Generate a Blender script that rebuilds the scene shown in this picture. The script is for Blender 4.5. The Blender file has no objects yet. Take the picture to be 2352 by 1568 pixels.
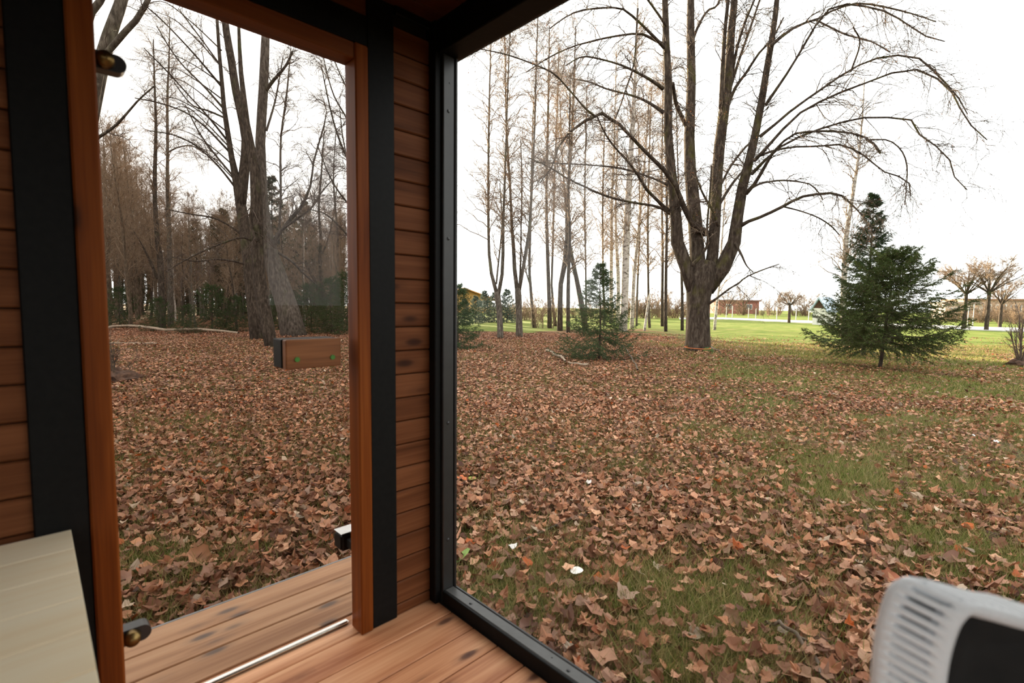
import bpy, bmesh, math
import numpy as np
from mathutils import Vector, Matrix

SC = bpy.context.scene
COL = SC.collection
PI = math.pi
rng = np.random.default_rng(11)

# ------------------------------------------------------------------ camera
FPX, YAW, PITCH, ROLL = 1146.06393, 0.768535603, 0.0732576718, 0.0107676364
CAMZ = 1.1
G = -0.25                                     # the ground outside, the cabin floor is z = 0
fw = np.array([math.sin(YAW)*math.cos(PITCH), math.cos(YAW)*math.cos(PITCH), -math.sin(PITCH)])
r0 = np.array([math.cos(YAW), -math.sin(YAW), 0.0]); u0 = np.cross(r0, fw)
rt = r0*math.cos(ROLL)+u0*math.sin(ROLL); up = -r0*math.sin(ROLL)+u0*math.cos(ROLL)
EYE = np.array([0, 0, CAMZ])
FH = np.array([math.sin(YAW), math.cos(YAW)]); RH = np.array([math.cos(YAW), -math.sin(YAW)])
cam = bpy.data.cameras.new('camera'); camo = bpy.data.objects.new('camera', cam); COL.objects.link(camo)
camo.matrix_world = Matrix(((rt[0], up[0], -fw[0], 0), (rt[1], up[1], -fw[1], 0), (rt[2], up[2], -fw[2], CAMZ), (0, 0, 0, 1)))
cam.sensor_width = 36; cam.sensor_fit = 'HORIZONTAL'; cam.lens = FPX*36/2352
cam.clip_start = 0.02; cam.clip_end = 600
cam.dof.use_dof = True; cam.dof.focus_distance = 7.0; cam.dof.aperture_fstop = 3.2
SC.camera = camo

# ------------------------------------------------------------------ light
w = bpy.data.worlds.new('sky'); SC.world = w; w.use_nodes = True
bg = w.node_tree.nodes['Background']
bg.inputs[0].default_value = (1.0, 0.985, 0.97, 1); bg.inputs[1].default_value = 2.4
SUN_AZ = np.array([-0.50, 0.866])             # right, forward of the view
sd = RH*SUN_AZ[0]+FH*SUN_AZ[1]
SUN_EL = math.radians(7.5)
sun = bpy.data.lights.new('sun', 'SUN'); suno = bpy.data.objects.new('sun', sun); COL.objects.link(suno)
sun.energy = 42; sun.color = (1.0, 0.80, 0.55); sun.angle = math.radians(1.2)
sv = Vector((sd[0]*math.cos(SUN_EL), sd[1]*math.cos(SUN_EL), math.sin(SUN_EL)))
suno.rotation_euler = sv.to_track_quat('Z', 'Y').to_euler(); suno.location = sv*80
vs = SC.view_settings
vs.view_transform = 'Standard'; vs.look = 'None'; vs.gamma = 1; vs.use_curve_mapping = False; vs.exposure = 0.0
cy = SC.cycles
cy.max_bounces = 6; cy.diffuse_bounces = 4; cy.glossy_bounces = 3; cy.transparent_max_bounces = 16
cy.caustics_reflective = False; cy.caustics_refractive = False; cy.sample_clamp_indirect = 6

# ------------------------------------------------------------------ helpers
def ray(px, py): return fw*FPX + rt*(px-1176) - up*(py-784)
def at(px, py, depth): return EYE + ray(px, py)*(depth/FPX)      # a point seen at that pixel, that far ahead
def gp(px, py, z=G):                                             # the ground point at that pixel
    d = ray(px, py); return EYE + d*((z-CAMZ)/d[2])
def depth_of(p): return float((np.asarray(p)-EYE) @ fw)
def dl(P): return P[..., :2] @ FH, P[..., :2] @ RH               # forward / right distance
def loc_of(d, l, z=G): q = FH*d+RH*l; return np.array([q[0], q[1], z])
def nrm(v): return v/np.maximum(np.linalg.norm(v, axis=-1, keepdims=True), 1e-9)

def tag(o, label=None, cat=None, group=None, kind=None):
    if label: o['label'] = label
    if cat: o['category'] = cat
    if group: o['group'] = group
    if kind: o['kind'] = kind
    return o
def empty(name, loc=(0, 0, 0), label=None, cat=None, group=None, kind=None):
    o = bpy.data.objects.new(name, None); COL.objects.link(o); o.location = loc; o.empty_display_size = .1
    return tag(o, label, cat, group, kind)
def wloc(o):
    v = Vector((0, 0, 0))
    while o is not None: v += o.location; o = o.parent
    return v
def link(name, me, mat, parent=None, loc=(0, 0, 0), mats=None):  # loc in world space, parents are never turned
    o = bpy.data.objects.new(name, me); COL.objects.link(o)
    for m in (mats or [mat]):
        if m and not me.materials.get(m.name): me.materials.append(m)
    o.location = Vector(loc) - (wloc(parent) if parent else Vector((0, 0, 0)))
    o.parent = parent
    return o
def np_mesh(name, verts, faces, col=None, smooth=True, extra=None):
    verts = np.ascontiguousarray(verts, dtype=np.float32); faces = np.ascontiguousarray(faces, dtype=np.int32)
    me = bpy.data.meshes.new(name); n, k = faces.shape
    me.vertices.add(len(verts)); me.vertices.foreach_set('co', verts.ravel())
    me.loops.add(n*k); me.loops.foreach_set('vertex_index', faces.ravel())
    me.polygons.add(n); me.polygons.foreach_set('loop_start', np.arange(0, n*k, k, dtype=np.int32))
    me.polygons.foreach_set('use_smooth', np.full(n, smooth))
    if col is not None:
        a = me.attributes.new('col', 'FLOAT_COLOR', 'POINT')
        a.data.foreach_set('color', np.ascontiguousarray(np.c_[col, np.ones(len(col))], dtype=np.float32).ravel())
    me.update(calc_edges=True)
    return me
def box(name, x0, x1, y0, y1, z0, z1, mat, parent=None, bev=.002, seg=1):
    bm = bmesh.new(); bmesh.ops.create_cube(bm, size=1)
    bmesh.ops.scale(bm, vec=(x1-x0, y1-y0, z1-z0), verts=bm.verts)
    if bev: bmesh.ops.bevel(bm, geom=bm.edges[:], offset=bev, segments=seg, affect='EDGES')
    me = bpy.data.meshes.new(name); bm.to_mesh(me); bm.free()
    return link(name, me, mat, parent, ((x0+x1)/2, (y0+y1)/2, (z0+z1)/2))
def from_bm(name, bm, mat, parent=None, loc=(0, 0, 0), smooth=False):
    me = bpy.data.meshes.new(name); bm.to_mesh(me); bm.free()
    if smooth:
        for p in me.polygons: p.use_smooth = True
    return link(name, me, mat, parent, loc)
def copy_to(o, loc, rot=None, scale=None, parent=None):
    c = o.copy(); COL.objects.link(c); c.parent = parent; c.location = loc
    if rot is not None: c.rotation_euler = rot
    if scale is not None: c.scale = scale
    return c
def copy_tree(root, loc, rz=0, s=1.0):
    c = copy_to(root, loc, (0, 0, rz), (s, s, s))
    for ch in kids[root.name]:
        k = ch.copy(); COL.objects.link(k); k.parent = c
    return c
kids = {}

# ------------------------------------------------------------------ materials
def new_mat(name):
    m = bpy.data.materials.new(name); m.use_nodes = True
    nt = m.node_tree; b = nt.nodes['Principled BSDF']
    return m, nt, b
def node(nt, t, **kw):
    n = nt.nodes.new(t)
    for k, v in kw.items(): setattr(n, k, v)
    return n
def ramp(nt, src, stops):
    r = node(nt, 'ShaderNodeValToRGB'); e = r.color_ramp.elements
    while len(e) > 1: e.remove(e[-1])
    for i, (p, c) in enumerate(stops):
        x = e[0] if i == 0 else e.new(p)
        x.position = p; x.color = (*c, 1) if len(c) == 3 else c
    nt.links.new(src, r.inputs[0]); return r
def mixc(nt, fac, a, b, mode='MIX'):
    m = node(nt, 'ShaderNodeMix', data_type='RGBA', blend_type=mode)
    for s, v in ((0, fac), (6, a), (7, b)):
        if hasattr(v, 'is_output'): nt.links.new(v, m.inputs[s])
        else: m.inputs[s].default_value = v if s == 0 else ((*v, 1) if len(v) == 3 else v)
    return m.outputs[2]
def math_(nt, op, a, b=0.0, clamp=False):
    m = node(nt, 'ShaderNodeMath', operation=op); m.use_clamp = clamp
    for i, v in enumerate((a, b)):
        if hasattr(v, 'is_output'): nt.links.new(v, m.inputs[i])
        else: m.inputs[i].default_value = v
    return m.outputs[0]
def noise(nt, vec, scale, detail=3, rough=.5, dist=0):
    n = node(nt, 'ShaderNodeTexNoise'); n.inputs['Scale'].default_value = scale
    n.inputs['Detail'].default_value = detail; n.inputs['Roughness'].default_value = rough; n.inputs['Distortion'].default_value = dist
    if vec is not None: nt.links.new(vec, n.inputs['Vector'])
    return n.outputs[0]
def mapped(nt, scale, rand=True):
    tc = node(nt, 'ShaderNodeTexCoord'); mp = node(nt, 'ShaderNodeMapping'); mp.inputs['Scale'].default_value = scale
    src = tc.outputs['Object']
    if rand:
        oi = node(nt, 'ShaderNodeObjectInfo'); va = node(nt, 'ShaderNodeVectorMath', operation='ADD')
        sc = node(nt, 'ShaderNodeVectorMath', operation='SCALE'); sc.inputs['Scale'].default_value = 37.0
        cx = node(nt, 'ShaderNodeCombineXYZ')
        for i in range(3): nt.links.new(oi.outputs['Random'], cx.inputs[i])
        nt.links.new(cx.outputs[0], sc.inputs[0]); nt.links.new(src, va.inputs[0]); nt.links.new(sc.outputs[0], va.inputs[1])
        src = va.outputs[0]
    nt.links.new(src, mp.inputs['Vector'])
    return mp.outputs[0]
def bump(nt, b, h, strength, dist=.01):
    n = node(nt, 'ShaderNodeBump'); n.inputs['Strength'].default_value = strength; n.inputs['Distance'].default_value = dist
    nt.links.new(h, n.inputs['Height']); nt.links.new(n.outputs[0], b.inputs['Normal'])
def wood(name, dark, mid, light, knot=(.03, .012, .006), axis='X', rough=.5, knots=.5, tint=.25, streak=1.0, spec=.22):
    m, nt, b = new_mat(name)
    ax = 'XYZ'.index(axis)
    def sc(a, c): v = [c, c, c]; v[ax] = a; return v
    big = mapped(nt, sc(1.2, 16)); fine = mapped(nt, sc(3, 150)); kv = mapped(nt, sc(5.5, 15))
    n1 = noise(nt, big, 1.0, 3, .55, .6); n2 = noise(nt, fine, 1.0, 2, .6)
    v = math_(nt, 'ADD', math_(nt, 'MULTIPLY', n1, .8*streak), math_(nt, 'MULTIPLY', n2, .25))
    c = ramp(nt, v, [(.32, dark), (.5, mid), (.68, light)]).outputs[0]
    oi = node(nt, 'ShaderNodeObjectInfo')
    c = mixc(nt, math_(nt, 'MULTIPLY', oi.outputs['Random'], tint), c, mixc(nt, .5, c, dark))
    vo = node(nt, 'ShaderNodeTexVoronoi'); vo.inputs['Scale'].default_value = 1.0; nt.links.new(kv, vo.inputs['Vector'])
    wn = node(nt, 'ShaderNodeTexWhiteNoise'); nt.links.new(vo.outputs['Color'], wn.inputs['Vector'])
    pick = math_(nt, 'GREATER_THAN', wn.outputs[0], 1-knots*.5)
    k = ramp(nt, vo.outputs['Distance'], [(.0, (1, 1, 1)), (.13, (.85,)*3), (.24, (.22,)*3), (.42, (0, 0, 0))]).outputs[0]
    kf = math_(nt, 'MULTIPLY', k, pick)
    c = mixc(nt, kf, c, knot)
    nt.links.new(c, b.inputs['Base Color']); b.inputs['Roughness'].default_value = rough
    b.inputs['Specular IOR Level'].default_value = spec
    bump(nt, b, n2, .15, .002)
    return m
def plain(name, c, rough=.5, metal=0, var=.15, scale=30, spec=.5, bmp=0):
    m, nt, b = new_mat(name)
    n = noise(nt, mapped(nt, (1, 1, 1), False), scale, 4, .6)
    cc = ramp(nt, n, [(.3, tuple(x*(1-var) for x in c)), (.7, tuple(x*(1+var) for x in c))]).outputs[0]
    nt.links.new(cc, b.inputs['Base Color']); b.inputs['Roughness'].default_value = rough; b.inputs['Metallic'].default_value = metal
    b.inputs['Specular IOR Level'].default_value = spec
    if bmp: bump(nt, b, n, bmp, .004)
    return m
def bark(name, a, bcol, moss=None, scale=1.0, rough=.95, moss_amt=.5):
    m, nt, b = new_mat(name)
    v = mapped(nt, (14*scale, 14*scale, 4*scale), False); n = noise(nt, v, 1.0, 5, .65, .4)
    c = ramp(nt, n, [(.34, tuple(x*.45 for x in a)), (.5, a), (.68, bcol)]).outputs[0]
    if moss:
        n2 = noise(nt, mapped(nt, (2.2, 2.2, 1.2), False), 1.0, 4, .6)
        f = ramp(nt, n2, [(.62-.24*moss_amt, (0, 0, 0)), (.78-.2*moss_amt, (.75,)*3)]).outputs[0]
        c = mixc(nt, f, c, moss)
    nt.links.new(c, b.inputs['Base Color']); b.inputs['Roughness'].default_value = rough; b.inputs['Specular IOR Level'].default_value = .15
    bump(nt, b, n, .8, .03)
    return m
def birch_bark(name):
    m, nt, b = new_mat(name)
    n = noise(nt, mapped(nt, (5, 5, 9), False), 1.0, 4, .65, .3); n2 = noise(nt, mapped(nt, (1.2, 1.2, .5), False), 1.0, 3)
    c = ramp(nt, n, [(.36, (.03, .025, .02)), (.45, (.40, .35, .30)), (.6, (.62, .57, .51))]).outputs[0]
    c = mixc(nt, math_(nt, 'MULTIPLY', n2, .55), c, (.20, .15, .11))
    nt.links.new(c, b.inputs['Base Color']); b.inputs['Roughness'].default_value = .85
    return m
def attr_mat(name, rough=.8, trans=.3, spec=.2, sat=None):
    m, nt, b = new_mat(name)
    a = node(nt, 'ShaderNodeAttribute', attribute_name='col')
    nt.links.new(a.outputs['Color'], b.inputs['Base Color']); b.inputs['Roughness'].default_value = rough
    b.inputs['Specular IOR Level'].default_value = spec
    if trans:
        t = node(nt, 'ShaderNodeBsdfTranslucent'); nt.links.new(a.outputs['Color'], t.inputs[0])
        mx = node(nt, 'ShaderNodeMixShader'); mx.inputs[0].default_value = trans
        nt.links.new(b.outputs[0], mx.inputs[1]); nt.links.new(t.outputs[0], mx.inputs[2])
        nt.links.new(mx.outputs[0], nt.nodes['Material Output'].inputs[0])
    return m
def glass(name, tint=(.97, .985, .98), k=1.0):
    m = bpy.data.materials.new(name); m.use_nodes = True; nt = m.node_tree; nt.nodes.clear()
    o = node(nt, 'ShaderNodeOutputMaterial'); t = node(nt, 'ShaderNodeBsdfTransparent'); g = node(nt, 'ShaderNodeBsdfGlossy')
    t.inputs[0].default_value = (*tint, 1); g.inputs['Roughness'].default_value = 0.0; g.inputs[0].default_value = (1, 1, 1, 1)
    lw = node(nt, 'ShaderNodeLayerWeight'); lw.inputs[0].default_value = .5
    p = math_(nt, 'POWER', lw.outputs['Facing'], 5.0)
    f = math_(nt, 'ADD', math_(nt, 'MULTIPLY', p, .9*k), .035*k)
    mx = node(nt, 'ShaderNodeMixShader'); nt.links.new(f, mx.inputs[0]); nt.links.new(t.outputs[0], mx.inputs[1]); nt.links.new(g.outputs[0], mx.inputs[2])
    nt.links.new(mx.outputs[0], o.inputs[0])
    return m

M_floor = wood('floor_wood', (.30, .095, .038), (.56, .255, .125), (.74, .40, .215), knot=(.07, .024, .014), rough=.5, knots=.55)
M_deck = wood('deck_wood', (.33, .16, .08), (.50, .275, .15), (.60, .36, .21), knot=(.13, .095, .08), rough=.5, knots=.7, streak=.9)
M_clad = wood('cladding_wood', (.065, .021, .007), (.130, .044, .016), (.195, .072, .028), knot=(.03, .010, .005), rough=.6, knots=.55, spec=.1)
M_cladY = wood('cladding_wood_y', (.065, .021, .007), (.130, .044, .016), (.195, .072, .028), axis='Y')
M_jamb = wood('jamb_wood', (.085, .019, .004), (.175, .044, .008), (.25, .070, .013), axis='Z', rough=.45, knots=.25, tint=.4, spec=.1)
M_header = wood('header_wood', (.075, .018, .005), (.14, .037, .009), (.19, .056, .014), axis='X', rough=.4, knots=.2)
M_ceil = wood('ceiling_wood', (.05, .014, .007), (.085, .026, .012), (.12, .038, .017), rough=.5, knots=.4)
M_pale = wood('aspen_wood', (.90, .72, .47), (.94, .79, .55), (.96, .84, .62), knot=(.6, .45, .3), axis='X', rough=.65, knots=.0, tint=.15)
M_grip = wood('grip_wood', (.12, .045, .016), (.24, .095, .036), (.32, .14, .06), rough=.4, knots=.3)
M_black = plain('black_paint', (.0050, .0048, .0045), rough=.55, var=.3, scale=60, spec=.14, bmp=.1)
M_steel = plain('black_steel', (.020, .020, .021), rough=.36, var=.25, scale=40, spec=.6)
M_frame = plain('window_frame_paint', (.020, .0195, .019), rough=.40, var=.2, scale=25, spec=.5)
M_sill_lit = plain('skylit_sill_paint', (.085, .083, .079), rough=.45, var=.15, scale=25, spec=.5)  # frame paint made lighter to show sky light on the sill top
M_alu = plain('brushed_aluminium', (.75, .74, .72), rough=.22, metal=1, var=.05)
M_brass = plain('aged_brass', (.20, .13, .05), rough=.4, metal=1, var=.25)
M_green = plain('green_plug', (.05, .20, .02), rough=.5)
M_white = plain('white_ribbed_fabric', (.93, .94, .95), rough=.8, var=.03, scale=200, bmp=.1)
M_seat = plain('black_mesh_fabric', (.012, .011, .010), rough=.8, var=.4, scale=25)
M_glass = glass('clear_glass', k=.5); M_glass2 = glass('door_glass', (.82, .81, .79), .2)

# ================================================================== THE CABIN
YA, XB, CEIL = 1.485, 1.05, 2.055
# --- floor
fl = box('floor', -1.35, 1.12, -1.35, 1.60, -.20, -.022, plain('subfloor', (.03, .018, .012), .9), None, 0)
tag(fl, 'warm brown knotty pine board floor inside the cabin', 'floor', kind='structure')
y = 1.4972; e = 1.6075
box('floorboard', -1.34, 1.045, y+.002, e-.002, -.022, 0, M_floor, fl, .003)
while y > -1.3:
    box('floorboard', -1.34, 1.045, y-.1217+.002, y-.002, -.022, 0, M_floor, fl, .003); y -= .1217
# --- deck outside the door
dk = box('deck', -1.35, 1.09, 1.615, 1.985, -.16, -.03, plain('deck_joist', (.05, .03, .02), .9), None, 0)
tag(dk, 'narrow pine board deck just outside the glass door', 'deck', kind='structure')
for a, b_ in ((1.6125, 1.7345), (1.739, 1.8625), (1.867, 1.988)):
    box('deck_board', -1.35, 1.10, a, b_, -.03, 0, M_deck, dk, .003)
box('edge_strip', -1.35, 1.10, 1.989, 1.999, -.13, -.001, plain('grey_edge', (.23, .23, .23), .5), dk, .001)
# --- front wall (with the door)
wf = empty('wall_front', (0, YA, 0), 'front wall of the cabin, brown horizontal cladding either side of the glass door', 'wall', kind='structure')
M_core = plain('wall_core', (.012, .008, .006), .9)
box('wall_core', .80, 1.115, YA+.018, YA+.10, -.02, CEIL+.05, M_core, wf, 0)
box('wall_core', -1.35, .07, YA+.018, YA+.10, -.02, CEIL+.05, M_core, wf, 0)
box('wall_core', .07, .80, YA+.018, YA+.10, 1.90, CEIL+.05, M_core, wf, 0)
gaps = [0.0]+[.1225+.0816*i for i in range(-1, 25)]
gaps = sorted(g for g in gaps if g < CEIL+.02)
for a, b_ in zip(gaps[:-1], gaps[1:]):
    box('plank', .870, 1.03, YA, YA+.018, a+.0015, b_-.0015, M_clad, wf, .004)
    box('plank', -1.35, .004, YA, YA+.018, a+.0015-.02, b_-.0015-.02, M_clad, wf, .004)
box('plank', .004, .870, YA, YA+.018, 1.987, CEIL, M_clad, wf, .003)
# --- black trims
def trim(n, label, *a):
    o = box('trim_%d' % n, *a, M_black, None, .003); tag(o, label, 'trim', kind='structure'); return o
trim(1, 'black painted board between the door jamb and the narrow strip of cladding', .790, .884, YA-.008, YA+.02, 0.001, CEIL)
trim(2, 'wide black painted board beside the latch side of the frame, out of focus in front of the bench end', -.014, .080, YA-.008, YA+.02, 0.001, CEIL)
trim(3, 'black painted board running above the wooden door header', .0805, .7895, YA-.008, YA+.02, 1.893, 1.985)
trim(4, 'black corner post between the cladding and the big window', 1.024, XB-.001, 1.449, YA+.03, 0.001, CEIL)
trim(5, 'black cornice along the ceiling above the cladding', .885, 1.0235, YA-.016, YA-.0005, CEIL-.027, CEIL)
trim(6, 'heavy black beam over the big window', XB-.012, 1.13, -1.35, YA+.1, 1.952, CEIL+.05)
# --- right wall below / beside the window
wr = box('wall_right', 1.113, 1.13, -1.35, 1.60, -.2, -.001, M_black, None, 0)
tag(wr, 'low black base of the right wall under the big window', 'wall', kind='structure')
# --- big window
WE = -.40
box('wall_core', XB+.02, 1.13, -1.35, WE-.0005, -.02, 1.951, M_core, wr, 0)
for a, b_ in zip(gaps[:-1], gaps[1:]):
    if b_ < 1.96: box('plank', XB, XB+.0195, -1.33, WE-.001, a+.0015, b_-.0015, M_cladY, wr, .003)
w1 = empty('window_1', (1.08, .4, 0), 'large fixed window with a black frame filling the right wall', 'window', kind='structure')
def lipframe(name, x0, x1, y0, y1, z0, z1): return box(name, x0, x1, y0, y1, z0, z1, M_frame, w1, .003)
lipframe('frame', XB+.0005, 1.098, 1.437, 1.60, .0005, 1.9515); lipframe('frame', 1.1005, 1.112, 1.434, 1.60, .0005, 1.9515)
box('sill', XB-.004, XB+.006, WE, 1.4365, .0005, .050, M_black, w1, .002); box('sill', XB+.0065, 1.098, WE, 1.4365, .0005, .050, M_sill_lit, w1, .003); lipframe('sill', 1.1005, 1.112, WE, 1.4335, .0005, .048)  # front strip left black, the inner sill carries the painted sky light
lipframe('frame', XB+.0005, 1.112, WE, WE+.06, .0505, 1.9515)
box('pane', 1.113, 1.121, WE, 1.45, .0, 1.95, M_glass, w1, 0)
def screw(loc, ax, r=.0062, parent=w1):
    bm = bmesh.new(); bmesh.ops.create_uvsphere(bm, u_segments=12, v_segments=8, radius=r)
    bmesh.ops.scale(bm, vec=[.55 if i == ax else 1 for i in range(3)], verts=bm.verts)
    o = from_bm('screw', bm, M_steel, parent, loc, True); return o
for z in (1.765, 1.330, .672, .236): screw((1.072, 1.437, z), 1)
for yy in (1.305, .862, .42, -.02): screw((1.074, yy, .050), 2)
for z in (1.86,): screw((1.077, 1.437, z), 1, .003)
screw((1.08, .93, .050), 2, .003)
# --- rest of the room, mostly behind the camera
M_in = M_clad
wl = empty('wall_left', (-1.37, 0, 0))
box('wall_core', -1.40, -1.35, 0, 1.60, -.2, CEIL+.05, M_core, wl, 0); box('wall_core', -1.40, -1.35, -1.40, -1.25, -.2, CEIL+.05, M_core, wl, 0)
box('wall_core', -1.40, -1.35, -1.25, 0, -.2, .75, M_core, wl, 0); box('wall_core', -1.40, -1.35, -1.25, 0, 1.95, CEIL+.05, M_core, wl, 0)
tag(wl, 'cladded left wall of the cabin, outside the picture', 'wall', kind='structure')
for a, b_ in zip(gaps[:-1], gaps[1:]):
    box('plank', -1.35, -1.332, .02, 1.48, a+.0015, b_-.0015, M_cladY, wl, .003)
    if b_ < .75: box('plank', -1.35, -1.332, -1.33, .017, a+.0015, b_-.0015, M_cladY, wl, .003)
wb = empty('wall_back', (0, -1.35, 0), 'back wall of the cabin around a window, outside the picture', 'wall', kind='structure')
box('wall_core', -1.40, 1.12, -1.40, -1.35, -.2, .25, M_core, wb, 0); box('wall_core', -1.40, 1.12, -1.40, -1.35, 2.0, CEIL+.05, M_core, wb, 0)
box('wall_core', -1.40, -1.25, -1.40, -1.35, .25, 2.0, M_core, wb, 0); box('wall_core', .28, 1.12, -1.40, -1.35, .25, 2.0, M_core, wb, 0)
def frame4(nm, lab, org, ax, c, a0, a1, z0, z1):
    w_ = empty(nm, org, lab, 'window', kind='structure')
    for p in ((a0, a1, z0, z0+.05), (a0, a1, z1-.05, z1), (a0, a0+.05, z0+.05, z1-.05), (a1-.05, a1, z0+.05, z1-.05)):
        g_ = (p[0], p[1], c-.02, c+.02) if ax == 'x' else (c-.02, c+.02, p[0], p[1])
        box('frame', *g_, p[2]+.0005, p[3]-.0005, M_frame, w_, .003)
    g_ = (a0+.05, a1-.05, c-.004, c+.004) if ax == 'x' else (c-.004, c+.004, a0+.05, a1-.05)
    box('pane', *g_, z0+.05, z1-.05, M_glass, w_, 0)
frame4('window_2', 'wide window in the back wall, outside the picture', (-.5, -1.37, .45), 'x', -1.375, -1.25, .28, .25, 2.0)  # unseen window inferred from light on the jamb, enlarged to brighten the bench
frame4('added_window_3', 'unseen window added in the left wall to brighten the chair', (-1.375, -.6, .75), 'y', -1.375, -1.25, 0, .75, 1.95)  # unseen window added to throw more light onto the chair band
ce = box('ceiling', -1.40, 1.13, -1.40, 2.02, CEIL+.02, CEIL+.10, M_black, None, 0)
tag(ce, 'dark red brown boarded ceiling above the door wall', 'ceiling', kind='structure')
y = YA+.02
while y > -1.35:
    box('plank', -1.34, XB-.013, y-.095+.0015, y-.0015, CEIL, CEIL+.02, M_ceil, ce, .003); y -= .095

# --- glass door
d1 = empty('door_1', (.43, YA, 0), 'full height clear glass door in an orange brown wooden frame', 'door', kind='structure')
box('jamb', .746, .7895, YA-.014, 1.5445, .001, 1.893, M_jamb, d1, .004)
box('jamb', .0805, .130, YA-.012, 1.5445, .001, 1.893, M_jamb, d1, .004)
box('header', .1305, .7455, YA-.010, 1.5445, 1.844, 1.892, M_header, d1, .003)
box('threshold', .1305, .7455, 1.562, 1.582, .0005, .012, M_alu, d1, .004, 2)
gl = box('glass_leaf', .134, .742, 1.534, 1.542, .014, 1.838, M_glass2, d1, .0008)
def hinge(z):
    h = empty('hinge', (.13, 1.52, z)); h.parent = d1; h.location = Vector((.13, 1.52, z)) - wloc(d1)
    bm = bmesh.new()                                     # stadium plate clamped on the glass
    pts = [(0, -.020), (0, .020)]+[(.040+.020*math.sin(a), .020*math.cos(a)) for a in np.linspace(0, PI, 13)]
    vv = [bm.verts.new((x, 0, zz)) for x, zz in pts[1:]+pts[:1]]
    f = bm.faces.new(vv); r = bmesh.ops.extrude_face_region(bm, geom=[f])
    bmesh.ops.translate(bm, vec=(0, .036, 0), verts=[v for v in r['geom'] if isinstance(v, bmesh.types.BMVert)])
    bmesh.ops.recalc_face_normals(bm, faces=bm.faces[:])
    o = from_bm('hinge_plate', bm, M_steel, h, (.13, 1.512, z))
    bm = bmesh.new(); bmesh.ops.create_cone(bm, cap_ends=True, segments=20, radius1=.020, radius2=.015, depth=.026)
    bmesh.ops.bevel(bm, geom=[e_ for e_ in bm.edges if abs(e_.verts[0].co.z-e_.verts[1].co.z) < 1e-6], offset=.003, segments=2, affect='EDGES')
    bmesh.ops.rotate(bm, cent=(0, 0, 0), matrix=Matrix.Rotation(PI/2, 3, 'X'), verts=bm.verts)
    k = from_bm('hinge_knob', bm, M_brass, h, (.149, 1.500, z), True); k['label'] = 'dull brass hinge knob'
hinge(1.650); hinge(.262)
gr = box('handle', .535, .704, 1.506, 1.5335, .902, .990, M_grip, d1, .003)
gr['label'] = 'brown wooden grip block on the glass'
for x in (.567, .676):
    bm = bmesh.new(); bmesh.ops.create_cone(bm, cap_ends=True, segments=16, radius1=.0075, radius2=.0075, depth=.004)
    bmesh.ops.rotate(bm, cent=(0, 0, 0), matrix=Matrix.Rotation(PI/2, 3, 'X'), verts=bm.verts)
    o = from_bm('plug', bm, M_green, gr, (x, 1.505, .931)); o['label'] = 'small green screw plug'
bk = box('outer_handle', .535, .704, 1.5425, 1.612, .902, .990, M_black, d1, .003); bk['label'] = 'black grip block on the outer side of the glass'
ct = box('door_stop', .739, .83, 1.600, 1.662, .240, .300, M_black, d1, .008, 3)
box('stop_arm', .757, .785, 1.545, 1.5995, .255, .285, M_black, ct, .002)
box('stop_cap', .741, .828, 1.602, 1.660, .3003, .304, M_alu, ct, .001)

# --- pale bench, lower left
be = empty('bench', (-.45, 1.1, 0), 'pale smooth wooden slatted bench below the black board at the left', 'bench')
z1_ = .585
y = 1.472
while y > .30:
    box('slat', -1.25, .046, y-.118, y-.0024, z1_-.024, z1_, M_pale, be, .0008); y -= .118
box('rail', -1.22, .02, 1.40, 1.44, .48, .5605, M_pale, be, .002); box('rail', -1.22, .02, .36, .40, .48, .5605, M_pale, be, .002)
for x, yy in ((-.03, 1.38), (-.03, .38), (-1.18, 1.38), (-1.18, .38)):
    box('leg', x-.03, x+.03, yy-.019, yy+.019, .0005, .56, M_pale, be, .003)

# --- black chair with a white ribbed band, lower right
D0 = .50
def cpt(px, py, d=D0): return at(px, py, d)
lip = [(2150, 1700), (2154, 1620), (2158, 1568), (2168, 1502), (2185, 1445), (2202, 1416), (2224, 1405), (2262, 1411), (2352, 1435), (2420, 1448), (2520, 1480)]
LP = np.array([cpt(*q) for q in lip])
def cat_rom(P, n):
    P = np.asarray(P, float); seg = np.r_[0, np.cumsum(np.linalg.norm(np.diff(P[:, :3], axis=0), axis=1))]
    ext = np.vstack([2*P[0]-P[1], P, 2*P[-1]-P[-2]]); out = []
    for s in np.linspace(0, seg[-1], n):
        i = min(np.searchsorted(seg, s, 'right')-1, len(P)-2); t = (s-seg[i])/(seg[i+1]-seg[i])
        a, b_, c, d = ext[i:i+4]
        out.append(.5*((2*b_)+(-a+c)*t+(2*a-5*b_+4*c-d)*t*t+(-a+3*b_-3*c+d)*t**3))
    return np.array(out)
NS = 420
def sst_(a, b, x): t = np.clip((x-a)/(b-a), 0, 1); return t*t*(3-2*t)
LPs = cat_rom(LP, NS)
T = nrm(np.gradient(LPs, axis=0)); Wd = nrm(-.050*rt+.020*up+.036*fw)
Wd = np.tile(Wd, (NS, 1)); N = nrm(np.cross(T, Wd))
if (N[NS//2] @ (up-rt)) < 0: N = -N
arc = np.r_[0, np.cumsum(np.linalg.norm(np.diff(LPs, axis=0), axis=1))]
ph = (arc/.0100) % 1; rib = 1-sst_(.0, .14, ph)*(1-sst_(.36, .50, ph))
prof = [(-.004, -.004, 0), (-.005, .003, 0), (-.001, .007, 0), (.006, .0085, 0), (.011, .009, .2), (.016, .009, 1), (.028, .009, 1), (.038, .009, 1), (.043, .009, .2), (.050, .008, 0), (.056, .005, 0), (.057, .001, 0), (.054, -.004, 0)]
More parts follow.
